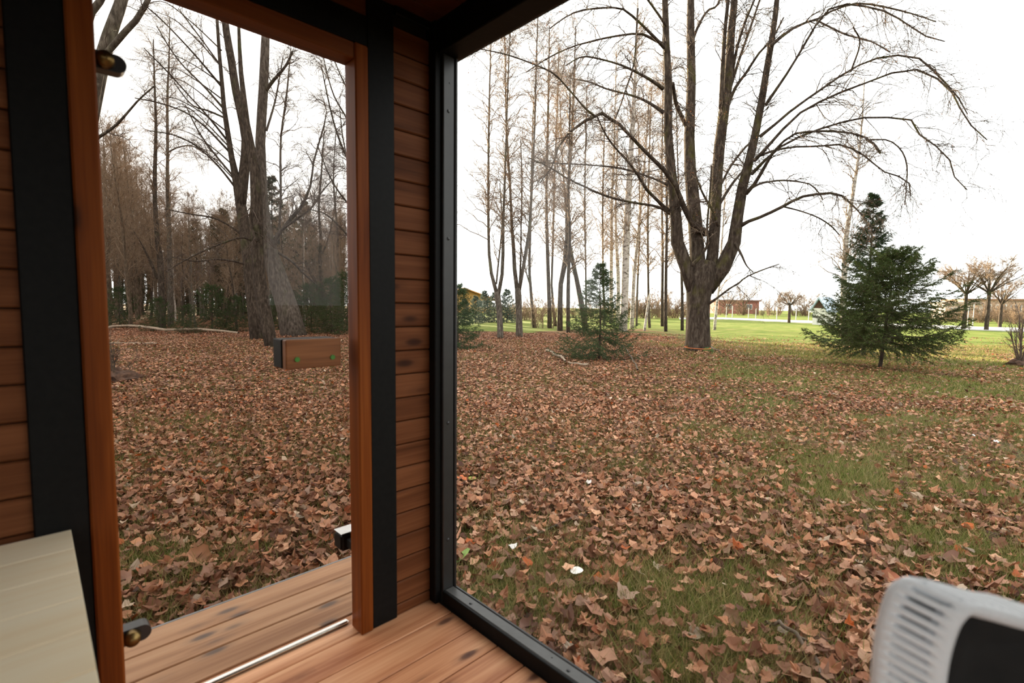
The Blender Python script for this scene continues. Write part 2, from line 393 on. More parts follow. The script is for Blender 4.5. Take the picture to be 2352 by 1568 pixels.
vs_ = np.stack([LPs+Wd*a+N*(b_+c*(-.013*(1-rib))[:, None]) for a, b_, c in prof], 1).reshape(-1, 3)
kp = len(prof); fc = np.array([[i*kp+j, i*kp+(j+1) % kp, (i+1)*kp+(j+1) % kp, (i+1)*kp+j] for i in range(NS-1) for j in range(kp)])
cc_ = gp(2420, 1700, 0); cbase = np.array([LPs[-1][0], LPs[-1][1]-.02, 0])
ch = empty('chair', cbase, 'black chair back edged with a thick white ribbed band, cut off at the lower right', 'chair')
band = link('edge_band', np_mesh('edge_band', vs_-cbase, fc), M_white, ch, cbase); band.data.materials.append(plain('groove_grey', (.60, .63, .66), .85, var=.05))  # groove bottoms coloured greyer so the ribs stand out
for i_ in range(NS-1):
    if rib[i_] < .5:
        for j_ in (4, 5, 6, 7): band.data.polygons[i_*kp+j_].material_index = 1
band['label'] = 'thick white ribbed edge band'
# black back panel inside the band, recessed a little behind the lip
low = np.array([cpt(2158, 1900), cpt(2700, 2050), cpt(2700, 1540)])
inner = np.vstack([LPs[::6]-N[::6]*.003+Wd[::6]*.012, low[2:3], low[1:2], low[0:1]])
bm = bmesh.new(); cen = inner.mean(0); vv = [bm.verts.new(p-cbase) for p in inner]; vb = [bm.verts.new(p-cbase+Wd[0]*.03) for p in inner]
c0 = bm.verts.new(cen-cbase+Wd[0]*.004); c1 = bm.verts.new(cen-cbase+Wd[0]*.036)
for i in range(len(vv)):
    j = (i+1) % len(vv)
    bm.faces.new((vv[i], vv[j], c0)); bm.faces.new((vb[j], vb[i], c1)); bm.faces.new((vv[j], vv[i], vb[i], vb[j]))
bmesh.ops.recalc_face_normals(bm, faces=bm.faces[:])
from_bm('backrest', bm, M_seat, ch, cbase)
sx, sy = cbase[0]-.02, cbase[1]-.06
box('seat', sx-.20, sx+.22, sy-.24, sy+.20, .40, .45, M_seat, ch, .015, 3)
box('back_post', sx-.02, sx+.02, sy-.03, sy+.0, .44, .66, M_steel, ch, .004)
for a in (-.17, .19):
    for b_ in (-.21, .17): box('leg', sx+a-.014, sx+a+.014, sy+b_-.014, sy+b_+.014, .0005, .41, M_steel, ch, .004)

# ================================================================== OUTDOORS: generators
def tubes(P, R, s):
    n, k, _ = P.shape
    t = nrm(np.gradient(P, axis=1)); tm = nrm(t.mean(1, keepdims=True))
    ref = np.where(np.abs(tm[..., 2:3]) > .85, np.array([1., .1, 0]), np.array([0, 0, 1.]))
    u = nrm(np.cross(t, np.broadcast_to(ref, t.shape))); v = np.cross(t, u)
    a = np.arange(s)*2*PI/s
    V = P[:, :, None]+R[:, :, None, None]*(np.cos(a)[None, None, :, None]*u[:, :, None]+np.sin(a)[None, None, :, None]*v[:, :, None])
    idx = np.arange(n*k*s).reshape(n, k, s); nx = np.roll(idx, -1, 2)
    F = np.stack([idx[:, :-1], nx[:, :-1], nx[:, 1:], idx[:, 1:]], -1).reshape(-1, 4)
    return V.reshape(-1, 3), F
def join(parts):
    V, F, o = [], [], 0
    for v, f in parts: V.append(v); F.append(f+o); o += len(v)
    return np.vstack(V), np.vstack(F)
def grow(P, R, m, L, k, ang, droop, t0=.1, rs=.45, rmin=.0025, upb=0.0, wig=.07, tl=.5, rg=None, rmax=.03):
    rg = rg or rng
    n, K, _ = P.shape
    t = rg.uniform(t0, 1, (n, m)); x = t*(K-1); i = np.clip(x.astype(int), 0, K-2); f = (x-i)[..., None]; ar = np.arange(n)[:, None]
    base = P[ar, i]*(1-f)+P[ar, i+1]*f; tan = nrm(P[ar, i+1]-P[ar, i]); rad = R[ar, i]*(1-f[..., 0])+R[ar, i+1]*f[..., 0]
    v = rg.normal(size=base.shape); perp = nrm(v-(v*tan).sum(-1, keepdims=True)*tan)
    a = (ang*rg.uniform(.6, 1.35, (n, m)))[..., None]
    d = nrm(tan*np.cos(a)+perp*np.sin(a)+np.array([0, 0, upb]))
    L = np.broadcast_to(np.asarray(L, float).reshape(-1, 1), (n, 1))
    ln = L*rg.uniform(.35, 1.1, (n, m))*(1-tl*t)
    s = np.linspace(0, 1, k)
    W = np.cumsum(rg.normal(size=(n, m, k, 3)), 2)*wig; W -= W[:, :, :1]
    Q = base[:, :, None]+ln[..., None, None]*(d[:, :, None]*s[None, None, :, None]+W*np.sqrt(1/k)+np.array([0, 0, -1])*droop*(s**2)[None, None, :, None])
    rr = np.clip(rad*rs, rmin, max(rmax, rmin))[..., None]*(1-.75*s)
    return Q.reshape(-1, k, 3), rr.reshape(-1, k)

M_bark = bark('lime_bark', (.052, .037, .027), (.115, .090, .068), (.085, .078, .018), 1.0, moss_amt=.35)
M_bark2 = bark('dark_bark', (.055, .041, .031), (.115, .09, .068), (.07, .075, .03), 1.3, moss_amt=.25)
M_bark3 = bark('grey_brown_bark', (.10, .082, .068), (.18, .15, .125), (.08, .08, .04), 1.2, moss_amt=.2)
M_barkg = bark('grey_bark', (.10, .082, .064), (.20, .172, .142), (.12, .12, .06), 1.5, moss_amt=.2)
M_twig = plain('twig_bark', (.085, .058, .042), .9, var=.3, scale=8)
M_twigw = plain('pale_twig_bark', (.20, .135, .085), .9, var=.3, scale=8)
M_birch = birch_bark('birch_bark')
M_needle = attr_mat('spruce_needles', .7, .25, .3)
M_dead = attr_mat('clinging_leaves', .8, .3)

def limb_poly(pts, d0, d1, n=14, wob=.012, rg=rng):
    q = np.array(pts, float); t = np.r_[0, np.cumsum(np.hypot(*np.diff(q[:, :2], axis=0).T))]; t /= t[-1]
    D = d0+(d1-d0)*t
    P = np.array([at(a, b_, d) for (a, b_, _), d in zip(q, D)]); R = q[:, 2]/2*D/FPX
    C = cat_rom(np.c_[P, R], n); W = np.cumsum(rg.normal(size=(n, 3)), 0)*wob*np.maximum(C[:, 3:], .02)*2; W[0] = 0
    return C[:, :3]+W*0.5, np.maximum(C[:, 3], .002)

def traced_tree(name, label, limbs, m_trunk, m_twig, tw=(10, 5, 3), L=1.2, group=None, droop=.25, up_=0.1, fleck=0, sides=10, ang=.8, thin=None, cat='tree', base=None, t0=.18, tt0=.22, tr_=.004):
    polys = [limb_poly(p, a, b_) for _, p, a, b_ in limbs]
    b0 = base if base is not None else polys[0][0][0]
    b0 = np.array([b0[0], b0[1], G])
    root = empty(name, b0, label, cat, group)
    for (part, *_), (P, R) in zip(limbs, polys):
        if part == 'trunk':
            P = P.copy(); R = R.copy()
            if abs(P[0, 2]-G) < .25: P[0, 2] = G-.05
        tg = nrm(P[:1]-P[1:2]); P = np.vstack([P[:1]+tg*R[0]*.5, P, P[-1:]-0*tg]); R = np.r_[R[0]*.05, R, .0004]; P[-1] += nrm(P[-2]-P[-3])*.01
        V, F = tubes(P[None], R[None], sides if R[1] > .03 else 6)
        link(part, np_mesh(part, V-b0, F), m_trunk, root, b0)
    As = []
    for (part, *_), (P, R) in zip(limbs, polys):
        if part == 'trunk' and not thin: continue
        ln = np.linalg.norm(np.diff(P, axis=0), axis=1).sum(); m_ = max(1, int(ln*tw[0]))
        As.append(grow(P[None], R[None], m_, min(L, .25+ln*.55), 7, ang, droop, t0 if part != 'trunk' else tt0, .5, tr_, up_, .10, .5, None, tr_*2.6))
    A = (np.concatenate([a[0] for a in As]), np.concatenate([a[1] for a in As]))
    B = grow(A[0], A[1], tw[1], L*.50, 4, .75, droop*.8, .15, .6, tr_*.72, 0, .12)
    parts = [tubes(*A, 3), tubes(*B, 3)]
    if tw[2]:
        Cc = grow(B[0], B[1], tw[2], L*.25, 3 if name == 'maple_tree' else 2, .8, droop*.5, .15, .7, tr_*.5, 0, .12)
        parts.append(tubes(*Cc, 3)); src = Cc[0]
    else: src = B[0]
    V, F = join(parts)
    o = link('twigs', np_mesh('twigs', V-b0, F), m_twig, root, b0); o['kind'] = 'stuff'
    if fleck:
        E = src[rng.choice(len(src), min(fleck, len(src)), False), -1]
        n = len(E); a = nrm(rng.normal(size=(n, 3))); b_ = nrm(np.cross(a, rng.normal(size=(n, 3)))); s = rng.uniform(.012, .03, (n, 1))
        V = np.stack([E-a*s, E+b_*s*.6, E+a*s], 1).reshape(-1, 3); F = np.arange(3*n).reshape(n, 3)
        c = np.repeat(np.array([.30, .12, .05])*rng.uniform(.5, 1.3, (n, 1)), 3, 0)
        o = link('clinging_leaves', np_mesh('clinging_leaves', V-b0, F, c), M_dead, root, b0); o['kind'] = 'stuff'
    return root

def conifer(name, label, loc, H, Rb, seed, whorls=22, per=6, pw=.85, bare=.08, green=(.028, .060, .022), dens=1.0, tilt=-.12, nl=.042, nw=.008, lop=None, group=None, trunk_r=None, branch_m=None, brown=.0, twn=15, lean=(0, 0)):
    rg = np.random.default_rng(seed); loc = np.array(loc, float)
    root = empty(name, loc, label, 'tree', group)
    tr = trunk_r or .012*H+.01
    zz = np.linspace(0, H, 10); P = np.c_[rg.normal(0, .01*H**.5, 10).cumsum()*.4, rg.normal(0, .01*H**.5, 10).cumsum()*.4, zz]; P[0, :2] = 0; P[0, 2] = -.05; P[:, 0] += lean[0]*zz/H; P[:, 1] += lean[1]*zz/H
    V, F = tubes(P[None], (tr*(1-.93*zz/H))[None], 8)
    kt = link('trunk', np_mesh('trunk', V, F), M_bark2, root, loc)
    BP, BR, BL = [], [], []
    z = np.linspace(bare*H, H*.985, whorls)
    for i, h in enumerate(z):
        t = (h/H-bare)/(1-bare); Lb = Rb*max(1-t, .02)**pw
        m = max(3, int(per*(1-.35*t)))
        for j in range(m):
            az = 2*PI*(j+rg.uniform(-.35, .35))/m+i*1.3
            ln = Lb*rg.uniform(.65, 1.12)+.02
            if lop: ln *= lop(az, t)
            hh = h+rg.uniform(-.5, .5)*H/whorls*.8
            s = np.linspace(0, 1, 7); slope = tilt+.75*t**1.6+rg.uniform(-.1, .1)
            dz = ln*(slope*s+.16*s**3-.10*np.sin(s*PI)*(1-t))
            cx = np.interp(hh, zz, P[:, 0]); cy_ = np.interp(hh, zz, P[:, 1]); bend = rg.normal(0, .10)*s**2*ln
            BP.append(np.c_[cx+np.cos(az)*ln*s-np.sin(az)*bend, cy_+np.sin(az)*ln*s+np.cos(az)*bend, hh+dz]); BR.append(np.maximum(tr*.22*(1-.6*t), .003)*(1-.8*s)); BL.append(ln)
    BP, BR, BL = np.array(BP), np.array(BR), np.array(BL)
    # side twigs in the plane of each branch
    n = len(BP); m = twn; t = np.linspace(.14, .97, m)[None]+rg.uniform(-.025, .025, (n, m)); x = t*6; i = np.clip(x.astype(int), 0, 5); f = (x-i)[..., None]; ar = np.arange(n)[:, None]
    base = BP[ar, i]*(1-f)+BP[ar, i+1]*f; tan = nrm(BP[ar, i+1]-BP[ar, i]); side = nrm(np.cross(tan, np.array([0, 0, 1.])))*np.where(np.arange(m) % 2, 1., -1.)[None, :, None]
    d = nrm(tan*.75+side*rg.uniform(.5, .95, (n, m, 1))+np.array([0, 0, -1])*rg.uniform(-.05, .30, (n, m, 1)))
    tl = (.50*BL[:, None]*(1.05-t)+.06)*rg.uniform(.6, 1.2, (n, m))
    s = np.linspace(0, 1, 4)[None, None, :, None]
    TP = (base[:, :, None]+d[:, :, None]*tl[..., None, None]*s+np.array([0, 0, -.16])*tl[..., None, None]*s**2).reshape(-1, 4, 3)
    TR = np.full(TP.shape[:2], .0022)
    V, F = join([tubes(BP, BR, 4), tubes(TP, TR, 3)])
    kb = link('branches', np_mesh('branches', V, F), branch_m or M_twig, root, loc); kb['kind'] = 'stuff'
    # second order twiglets then needles
    Q, _ = grow(TP, TR, 5, .13 if H < 6 else .22, 3, .6, .1, .1, 1, .002, 0, .05, .3, rg)
    Q = Q.reshape(-1, 3, 3)
    segs = [(BP[:, 2:], .012), (TP, .01), (Q, .01)]
    O, D_ = [], []
    for S, _ in segs:
        k = S.shape[1]; ln = np.linalg.norm(np.diff(S, axis=1), axis=2).sum(1)
        cnt = np.maximum((ln*150*dens*(.042/nl)).astype(int), 2); ids = np.repeat(np.arange(len(S)), cnt); tt = rg.uniform(0, 1, len(ids))*(k-1)*.999; ii = tt.astype(int); ff = (tt-ii)[:, None]
        O.append(S[ids, ii]*(1-ff)+S[ids, ii+1]*ff); D_.append(nrm(S[ids, ii+1]-S[ids, ii]))
    O, D_ = np.vstack(O), np.vstack(D_); n = len(O)
    v = rg.normal(size=(n, 3)); v[:, 2] *= .5; pr = nrm(v-(v*D_).sum(1, keepdims=True)*D_)
    nd = nrm(D_*.75+pr*.8); L = nl*rg.uniform(.6, 1.25, (n, 1)); sd_ = nrm(np.cross(nd, rg.normal(size=(n, 3))))*nw*.5
    V = np.stack([O-sd_, O+sd_, O+nd*L], 1).reshape(-1, 3); F = np.arange(3*n).reshape(n, 3)
    c = np.array(green)*rg.uniform(.55, 1.35, (n, 1))*np.array([1, 1, 1]); c += np.array([.02, .018, 0])*rg.uniform(0, 1, (n, 1))
    if brown: c = np.where(rg.uniform(size=(n, 1)) < brown, np.array([.09, .055, .03])*rg.uniform(.6, 1.3, (n, 1)), c)
    kn = link('needles', np_mesh('needles', V, F, np.repeat(c, 3, 0), False), M_needle, root, loc); kn['kind'] = 'stuff'
    kids[root.name] = [kt, kb, kn]
    return root

# ================================================================== GROUND
def vnoise(x, y, s, seed):
    g_ = np.random.default_rng(seed).uniform(size=(256, 256)); X = np.asarray(x)*s+1000.3; Y = np.asarray(y)*s+1000.7
    i = np.floor(X).astype(int); j = np.floor(Y).astype(int); f = X-i; h = Y-j; f = f*f*(3-2*f); h = h*h*(3-2*h)
    a = g_[i % 256, j % 256]; b_ = g_[(i+1) % 256, j % 256]; c = g_[i % 256, (j+1) % 256]; d = g_[(i+1) % 256, (j+1) % 256]
    return (a*(1-f)+b_*f)*(1-h)+(c*(1-f)+d*f)*h
def sst(a, b_, x): t = np.clip((x-a)/(b_-a), 0, 1); return t*t*(3-2*t)
def coverage(P):                       # how thickly leaves lie, 0..1
    d, l = dl(P); uu = l/np.maximum(d, .5)
    c = .50+.45*sst(2.3, 3.2, d)
    c *= 1-.62*sst(.24, .62, uu)*sst(2.5, 3.6, d)
    c *= 1-.30*sst(9.0, 14, d)*sst(.22, .45, uu)
    c *= 1-.45*sst(14, 17, d)*sst(.15, .35, uu)
    c *= 1-.40*sst(22, 30, d)*sst(-.30, -.12, uu)
    c *= 1-.95*sst(0, 7, d-21-5*sst(.03, .15, uu)+9*sst(.30, .44, uu))*sst(-.18, -.08, uu)
    n = .45*vnoise(P[..., 0], P[..., 1], 1.3, 3)+.35*vnoise(P[..., 0], P[..., 1], 3.6, 4)+.20*vnoise(P[..., 0], P[..., 1], .45, 5)
    return np.clip(c+(n-.5)*2.1*(1-.6*np.abs(2*c-1)), 0.02, 1)
def height(P):
    d, l = dl(P)
    return G+.05*(vnoise(P[..., 0], P[..., 1], .5, 9)-.5)*sst(2.0, 5, d)+.02*(vnoise(P[..., 0], P[..., 1], 2.0, 8)-.5)*sst(1.5, 3, d)
# polar grid around the cabin, fine near by
rad = np.r_[np.linspace(0, 6, 40), np.geomspace(6.2, 260, 110)]; th = np.linspace(0, 2*PI, 321)[:-1]
RR, TH = np.meshgrid(rad, th, indexing='ij'); GP = np.stack([RR*np.cos(TH), RR*np.sin(TH), np.zeros_like(RR)], -1)
GP[..., 2] = height(GP)
idx = np.arange(RR.size).reshape(RR.shape); nx = np.roll(idx, -1, 1)
F = np.stack([idx[:-1], idx[1:], nx[1:], nx[:-1]], -1).reshape(-1, 4)
cv = coverage(GP).ravel(); d_, l_ = dl(GP.reshape(-1, 3)); u_ = l_/np.maximum(d_, .5)
d0_ = 21+5*sst(.03, .15, u_)-10*sst(.30, .44, u_); lawn = sst(0, 6, d_-d0_)*sst(-.16, -.05, u_)*(.85+.15*sst(.1, .4, u_))
lawn = np.clip(lawn+sst(.5, .9, u_)*sst(10, 14, d_)*.6, 0, 1)
gcol = np.c_[cv, lawn, np.zeros_like(cv)]
m, nt, b = new_mat('ground_cover')
a = node(nt, 'ShaderNodeAttribute', attribute_name='col'); sp = node(nt, 'ShaderNodeSeparateColor'); nt.links.new(a.outputs['Color'], sp.inputs[0])
ob = mapped(nt, (1, 1, 1), False)
nA = noise(nt, ob, 9, 6, .7); nB = noise(nt, ob, 1.3, 4, .6); nC = noise(nt, ob, 45, 3, .6)
leafc = ramp(nt, nA, [(.32, (.018, .009, .005)), (.50, (.09, .042, .022)), (.64, (.24, .125, .068)), (.77, (.36, .20, .11))]).outputs[0]  # darkest stop paints the shade between the leaves
grassc = ramp(nt, nC, [(.3, (.030, .036, .010)), (.5, (.085, .095, .026)), (.7, (.19, .165, .06))]).outputs[0]
lawnc = ramp(nt, nB, [(.3, (.10, .15, .028)), (.52, (.16, .20, .045)), (.7, (.25, .24, .085))]).outputs[0]
f1 = ramp(nt, math_(nt, 'ADD', sp.outputs[0], math_(nt, 'MULTIPLY', math_(nt, 'SUBTRACT', nA, .5), 1.1)), [(.36, (0, 0, 0)), (.6, (1, 1, 1))]).outputs[0]
c = mixc(nt, sp.outputs[1], grassc, lawnc); c = mixc(nt, f1, c, leafc)
nt.links.new(c, b.inputs['Base Color']); b.inputs['Roughness'].default_value = 1; b.inputs['Specular IOR Level'].default_value = .05
bump(nt, b, nA, .8, .05)
gd = link('ground', np_mesh('ground', GP.reshape(-1, 3), F, gcol), m)
tag(gd, 'leaf strewn grass around the cabin running out to a green lawn', 'ground', kind='structure')

# --- fallen leaves
def leaf_outline(seed, n=13):
    rg = np.random.default_rng(seed); th = np.linspace(0, 2*PI, n, endpoint=False)
    kind = seed % 3
    if kind == 0: r = .62+.38*np.abs(np.cos(2.5*th))**1.3           # five lobes
    elif kind == 1: r = .75+.22*np.cos(th)+.08*np.cos(5*th)         # heart shaped
    else: r = .55+.35*np.abs(np.cos(1.5*th))+.1*np.cos(7*th)        # three lobes
    r = r*rg.uniform(.82, 1.12, n)
    x, y_ = r*np.cos(th), r*np.sin(th)*rg.uniform(.7, 1.0)
    cu, cv_, tw_ = rg.uniform(-.1, .85), rg.uniform(-.4, .7), rg.normal(0, .35)
    z = cu*x*x+cv_*y_*y_+tw_*x*y_+rg.normal(0, .09, n); z -= z.min()
    return np.vstack([[0, 0, .12*rg.uniform(0, 1)], np.c_[x, y_, z]])
NT = 18
TPL = [leaf_outline(i) for i in range(NT)]
fan = np.array([[0, 1+i, 1+(i+1) % 13] for i in range(13)])
PAL = np.array([[.40, .205, .12], [.32, .15, .085], [.45, .25, .17], [.20, .08, .040], [.36, .21, .15], [.50, .31, .21], [.26, .115, .065], [.10, .038, .020], [.46, .38, .31], [.36, .09, .02]])*np.array([1.06, .96, .84])
PW = np.array([.19, .17, .13, .14, .10, .07, .09, .07, .02, .02]); PW /= PW.sum()
def rot_mats(n, tilt):
    yaw = rng.uniform(0, 2*PI, n); ax = rng.uniform(0, 2*PI, n); t = np.abs(rng.normal(0, tilt, n))
    cz, sz = np.cos(yaw), np.sin(yaw); Z = np.zeros(n); O1 = np.ones(n)
    Rz = np.stack([np.stack([cz, -sz, Z], -1), np.stack([sz, cz, Z], -1), np.stack([Z, Z, O1], -1)], 1)
    kx, ky = np.cos(ax), np.sin(ax); c_, s_ = np.cos(t), np.sin(t); C_ = 1-c_
    Rt = np.stack([np.stack([c_+kx*kx*C_, kx*ky*C_, ky*s_], -1), np.stack([kx*ky*C_, c_+ky*ky*C_, -kx*s_], -1), np.stack([-ky*s_, kx*s_, c_], -1)], 1)
    return Rt @ Rz
def sample_ground(n, dmin, dmax, umin=-1.25, umax=1.25, power=2.0):
    d = (rng.uniform(dmin**power, dmax**power, n))**(1/power); uu = rng.uniform(umin, umax, n)
    q = FH[None]*d[:, None]+RH[None]*(uu*d)[:, None]; P = np.c_[q, np.zeros(n)]
    ok = ~((P[:, 0] < 1.21) & (P[:, 1] < 2.06));  P = P[ok]; P[:, 2] = height(P)
    return P
def leaf_cloud(P, big, size):
    n = len(P); s = rng.uniform(*size, n); Mx = rot_mats(n, .45); z = rng.uniform(-.01, .05, n)
    P = P+np.c_[np.zeros((n, 2)), z]
    c = PAL[rng.choice(len(PAL), n, p=PW)]*rng.uniform(.45, 1.25, (n, 1))  # random leaf tones, widened towards dark to suggest shade in the litter
    if big == 2:
        T_ = np.array(TPL)[rng.integers(0, NT, n)][:, [0, 1, 3, 5, 8, 10, 12]]; F_ = np.array([[0, 1+i, 1+(i+1) % 6] for i in range(6)])
    elif big:
        T_ = np.array(TPL)[rng.integers(0, NT, n)]; F_ = fan
    else:
        b4 = np.array([[[1, 0, .25], [0, .7, .0], [-.9, .0, .2], [0, -.75, .05]], [[.9, .1, .0], [.1, .8, .3], [-.9, -.1, .05], [-.1, -.7, .35]], [[1, 0, .0], [.2, .6, .15], [-.8, .2, .4], [0, -.7, .1]]])
        T_ = b4[rng.integers(0, 3, n)]; F_ = np.array([[0, 1, 2], [0, 2, 3]])
    k = T_.shape[1]; V = np.einsum('nij,nkj->nki', Mx, T_*s[:, None, None])+P[:, None]
    F = (F_[None]+(np.arange(n)*k)[:, None, None]).reshape(-1, 3)
    return V.reshape(-1, 3), F, np.repeat(c, k, 0)
M_leaf = attr_mat('leaf_litter', .65, .15, .35)
P1 = sample_ground(70000, 1.5, 7.0, -1.3, 1.3); P1 = P1[rng.uniform(size=len(P1)) < coverage(P1)]
P2 = sample_ground(225000, 7.0, 24.0, -1.3, 1.15, 1.6); P2 = P2[rng.uniform(size=len(P2)) < coverage(P2)]
near = []
d1_, l1_ = dl(P1); inview = (np.abs(l1_/d1_) < 1.0) & (d1_ < 3.6) & (d1_ > 1.75)
big_ids = np.flatnonzero(inview); big_ids = big_ids[np.argsort(d1_[big_ids])]
big_ids = big_ids[::max(1, len(big_ids)//285)][:285]
mask = np.ones(len(P1), bool); mask[big_ids] = False
near_ = mask & (d1_ < 3.9); mid_ = mask & (d1_ >= 3.9)
V1, F1, c1_ = leaf_cloud(P1[near_], True, (.019, .043)); V3, F3, c3_ = leaf_cloud(P1[mid_], 2, (.015, .037)); V2, F2, c2_ = leaf_cloud(P2, False, (.022, .043))
lit = link('leaf_litter', np_mesh('leaf_litter', np.vstack([V1, V2, V3]), np.vstack([F1, F2+len(V1), F3+len(V1)+len(V2)]), np.vstack([c1_, c2_, c3_]), False), M_leaf)
tag(lit, 'deep carpet of small curled brown leaves spread over the grass', 'leaves', kind='stuff')
# the nearest leaves, one object each
def leaf_mat(nm, c):
    m, nt, b = new_mat(nm); n_ = noise(nt, mapped(nt, (1, 1, 1)), 2.2, 4, .6); oi = node(nt, 'ShaderNodeObjectInfo')
    c1 = mixc(nt, oi.outputs['Random'], tuple(x*.82 for x in c), tuple(x*1.15 for x in c))
    nt.links.new(mixc(nt, math_(nt, 'MULTIPLY', n_, .7), c1, mixc(nt, .55, c1, (.08, .03, .018))), b.inputs['Base Color']); b.inputs['Roughness'].default_value = .6
    return m
LEAFC = [(n, tuple(np.array(c)*np.array([1.04, .95, .84]))) for n, c in [('tan', (.44, .225, .13)), ('mid brown', (.31, .14, .08)), ('pinkish brown', (.44, .245, .175)), ('dark brown', (.16, .065, .035)), ('pale buff', (.52, .33, .23)), ('greyish brown', (.36, .24, .18)), ('reddish brown', (.34, .10, .035))]]
LEAFP = np.array([.24, .22, .15, .16, .09, .11, .03]); LEAFM = [leaf_mat(n.replace(' ', '_')+'_leaf', c) for n, c in LEAFC]
def leaf_mesh(i, mat, thick=.02):
    t = TPL[i]; me = np_mesh('fallen_leaf', t, fan, None, True); me.materials.append(mat); return me
LM = [[leaf_mesh(i, mm) for i in range(NT)] for mm in LEAFM]
for k_, i in enumerate(big_ids):
    kc = int(rng.choice(7, p=LEAFP)); o = bpy.data.objects.new('fallen_leaf', LM[kc][int(rng.integers(NT))]); COL.objects.link(o)
    s = rng.uniform(.024, .054)*(1.28 if dl(P1[i])[0] < 2.5 else 1.0); o.scale = (s, s, s); o.location = P1[i]+np.array([0, 0, rng.uniform(.012, .04)])
    o.rotation_euler = (rng.normal(0, .42), rng.normal(0, .42), rng.uniform(0, 2*PI))
    side = 'beyond the deck outside the door' if P1[i][1] > 2.0 and P1[i][0] < 1.3 else 'close in front of the big window'
    tag(o, '%s curled fallen leaf lying in the grass %s' % (LEAFC[kc][0], side), 'leaf', '%s leaves %s' % (LEAFC[kc][0], side))
def ovate():
    n = 13; th = np.linspace(0, 2*PI, n, endpoint=False); r = .62+.30*np.maximum(np.cos(th), -.2)**3+.05*np.cos(2*th); x, y_ = r*np.cos(th), r*np.sin(th)*.85
    TPL.append(np.vstack([[0, 0, .0], np.c_[x, y_, .16*y_*y_*4+.10*x*x]])); return len(TPL)-1
OV = ovate()
def special(px, py, s, tpl, col, label, name='fallen_leaf', rot=(.2, .1, 0)):
    me = leaf_mesh(tpl, plain(name+'_colour', col, .6, var=.2, scale=3)); me = me
    o = bpy.data.objects.new(name, me); COL.objects.link(o); o.scale = (s, s, s); p = gp(px, py); p[2] = height(p)+.045; o.location = p; o.rotation_euler = rot
    tag(o, label, 'leaf')
special(1322, 1330, .050, OV, (.72, .68, .62), 'whitish pale leaf, brightest one in the grass just outside the window sill')
special(1062, 1112, .05, 3, (.45, .10, .02), 'bright orange leaf beside the edge of the window frame')
special(1083, 1112, .045, OV, (.26, .30, .03), 'yellow green leaf next to the bright orange one by the window frame')
special(1062, 1297, .062, OV, (.20, .30, .06), 'fresh green heart shaped leaf standing in grass at the foot of the window frame', rot=(.2, -.75, -.8))
special(1175, 1273, .034, 7, (.60, .56, .52), 'small pale grey leaf left of the whitish one, in the grass by the sill')
special(1350, 1120, .03, 10, (.58, .52, .48), 'pale grey leaf among thick brown leaves in the middle of the view')
special(1950, 985, .05, 3, (.45, .09, .02), 'red brown leaf out in the grass below the broad spruce')
special(2233, 1010, .03, 7, (.75, .75, .72), 'small white scrap lying in the grass at the right side', name='white_scrap')
special(2287, 1024, .03, 10, (.75, .75, .72), 'white scrap, nearer the picture edge of the two in the grass', name='white_scrap')

# --- grass blades
def blades(P, h, wd):
    n = len(P); H_ = rng.uniform(*h, (n, 1)); a = rng.uniform(0, 2*PI, n); lean = rng.normal(0, .55, (n, 2)); s_ = np.c_[np.cos(a), np.sin(a), np.zeros(n)]*wd*rng.uniform(.6, 1.3, (n, 1))
    tip = P+np.c_[lean*H_, H_[:, 0]]
    V = np.stack([P-s_, P+s_, tip], 1).reshape(-1, 3)
    g_ = np.array([.12, .15, .026])*rng.uniform(.5, 1.5, (n, 1)); dry = np.array([.34, .27, .11])*rng.uniform(.6, 1.2, (n, 1))
    c = np.where(rng.uniform(size=(n, 1)) < .52, dry, g_)
    return V, np.arange(3*n).reshape(n, 3), np.repeat(c, 3, 0)
M_grass = attr_mat('grass_blades', .6, .35, .3)
def thin(P, k=.85): return P[rng.uniform(size=len(P)) < (1.02-k*coverage(P))]
A = thin(sample_ground(420000, 1.4, 6.0, -1.25, 1.25, 1.7)); Bq = thin(sample_ground(330000, 6.0, 19.0, -1.15, 1.15, 1.4))
va, fa, ca = blades(A, (.025, .095), .0022); vb_, fb, cb = blades(Bq, (.03, .07), .006)
go = link('grass', np_mesh('grass', np.vstack([va, vb_]), np.vstack([fa, fb+len(va)]), np.vstack([ca, cb]), False), M_grass)
tag(go, 'short green and straw coloured grass showing between the leaves', 'grass', kind='stuff')

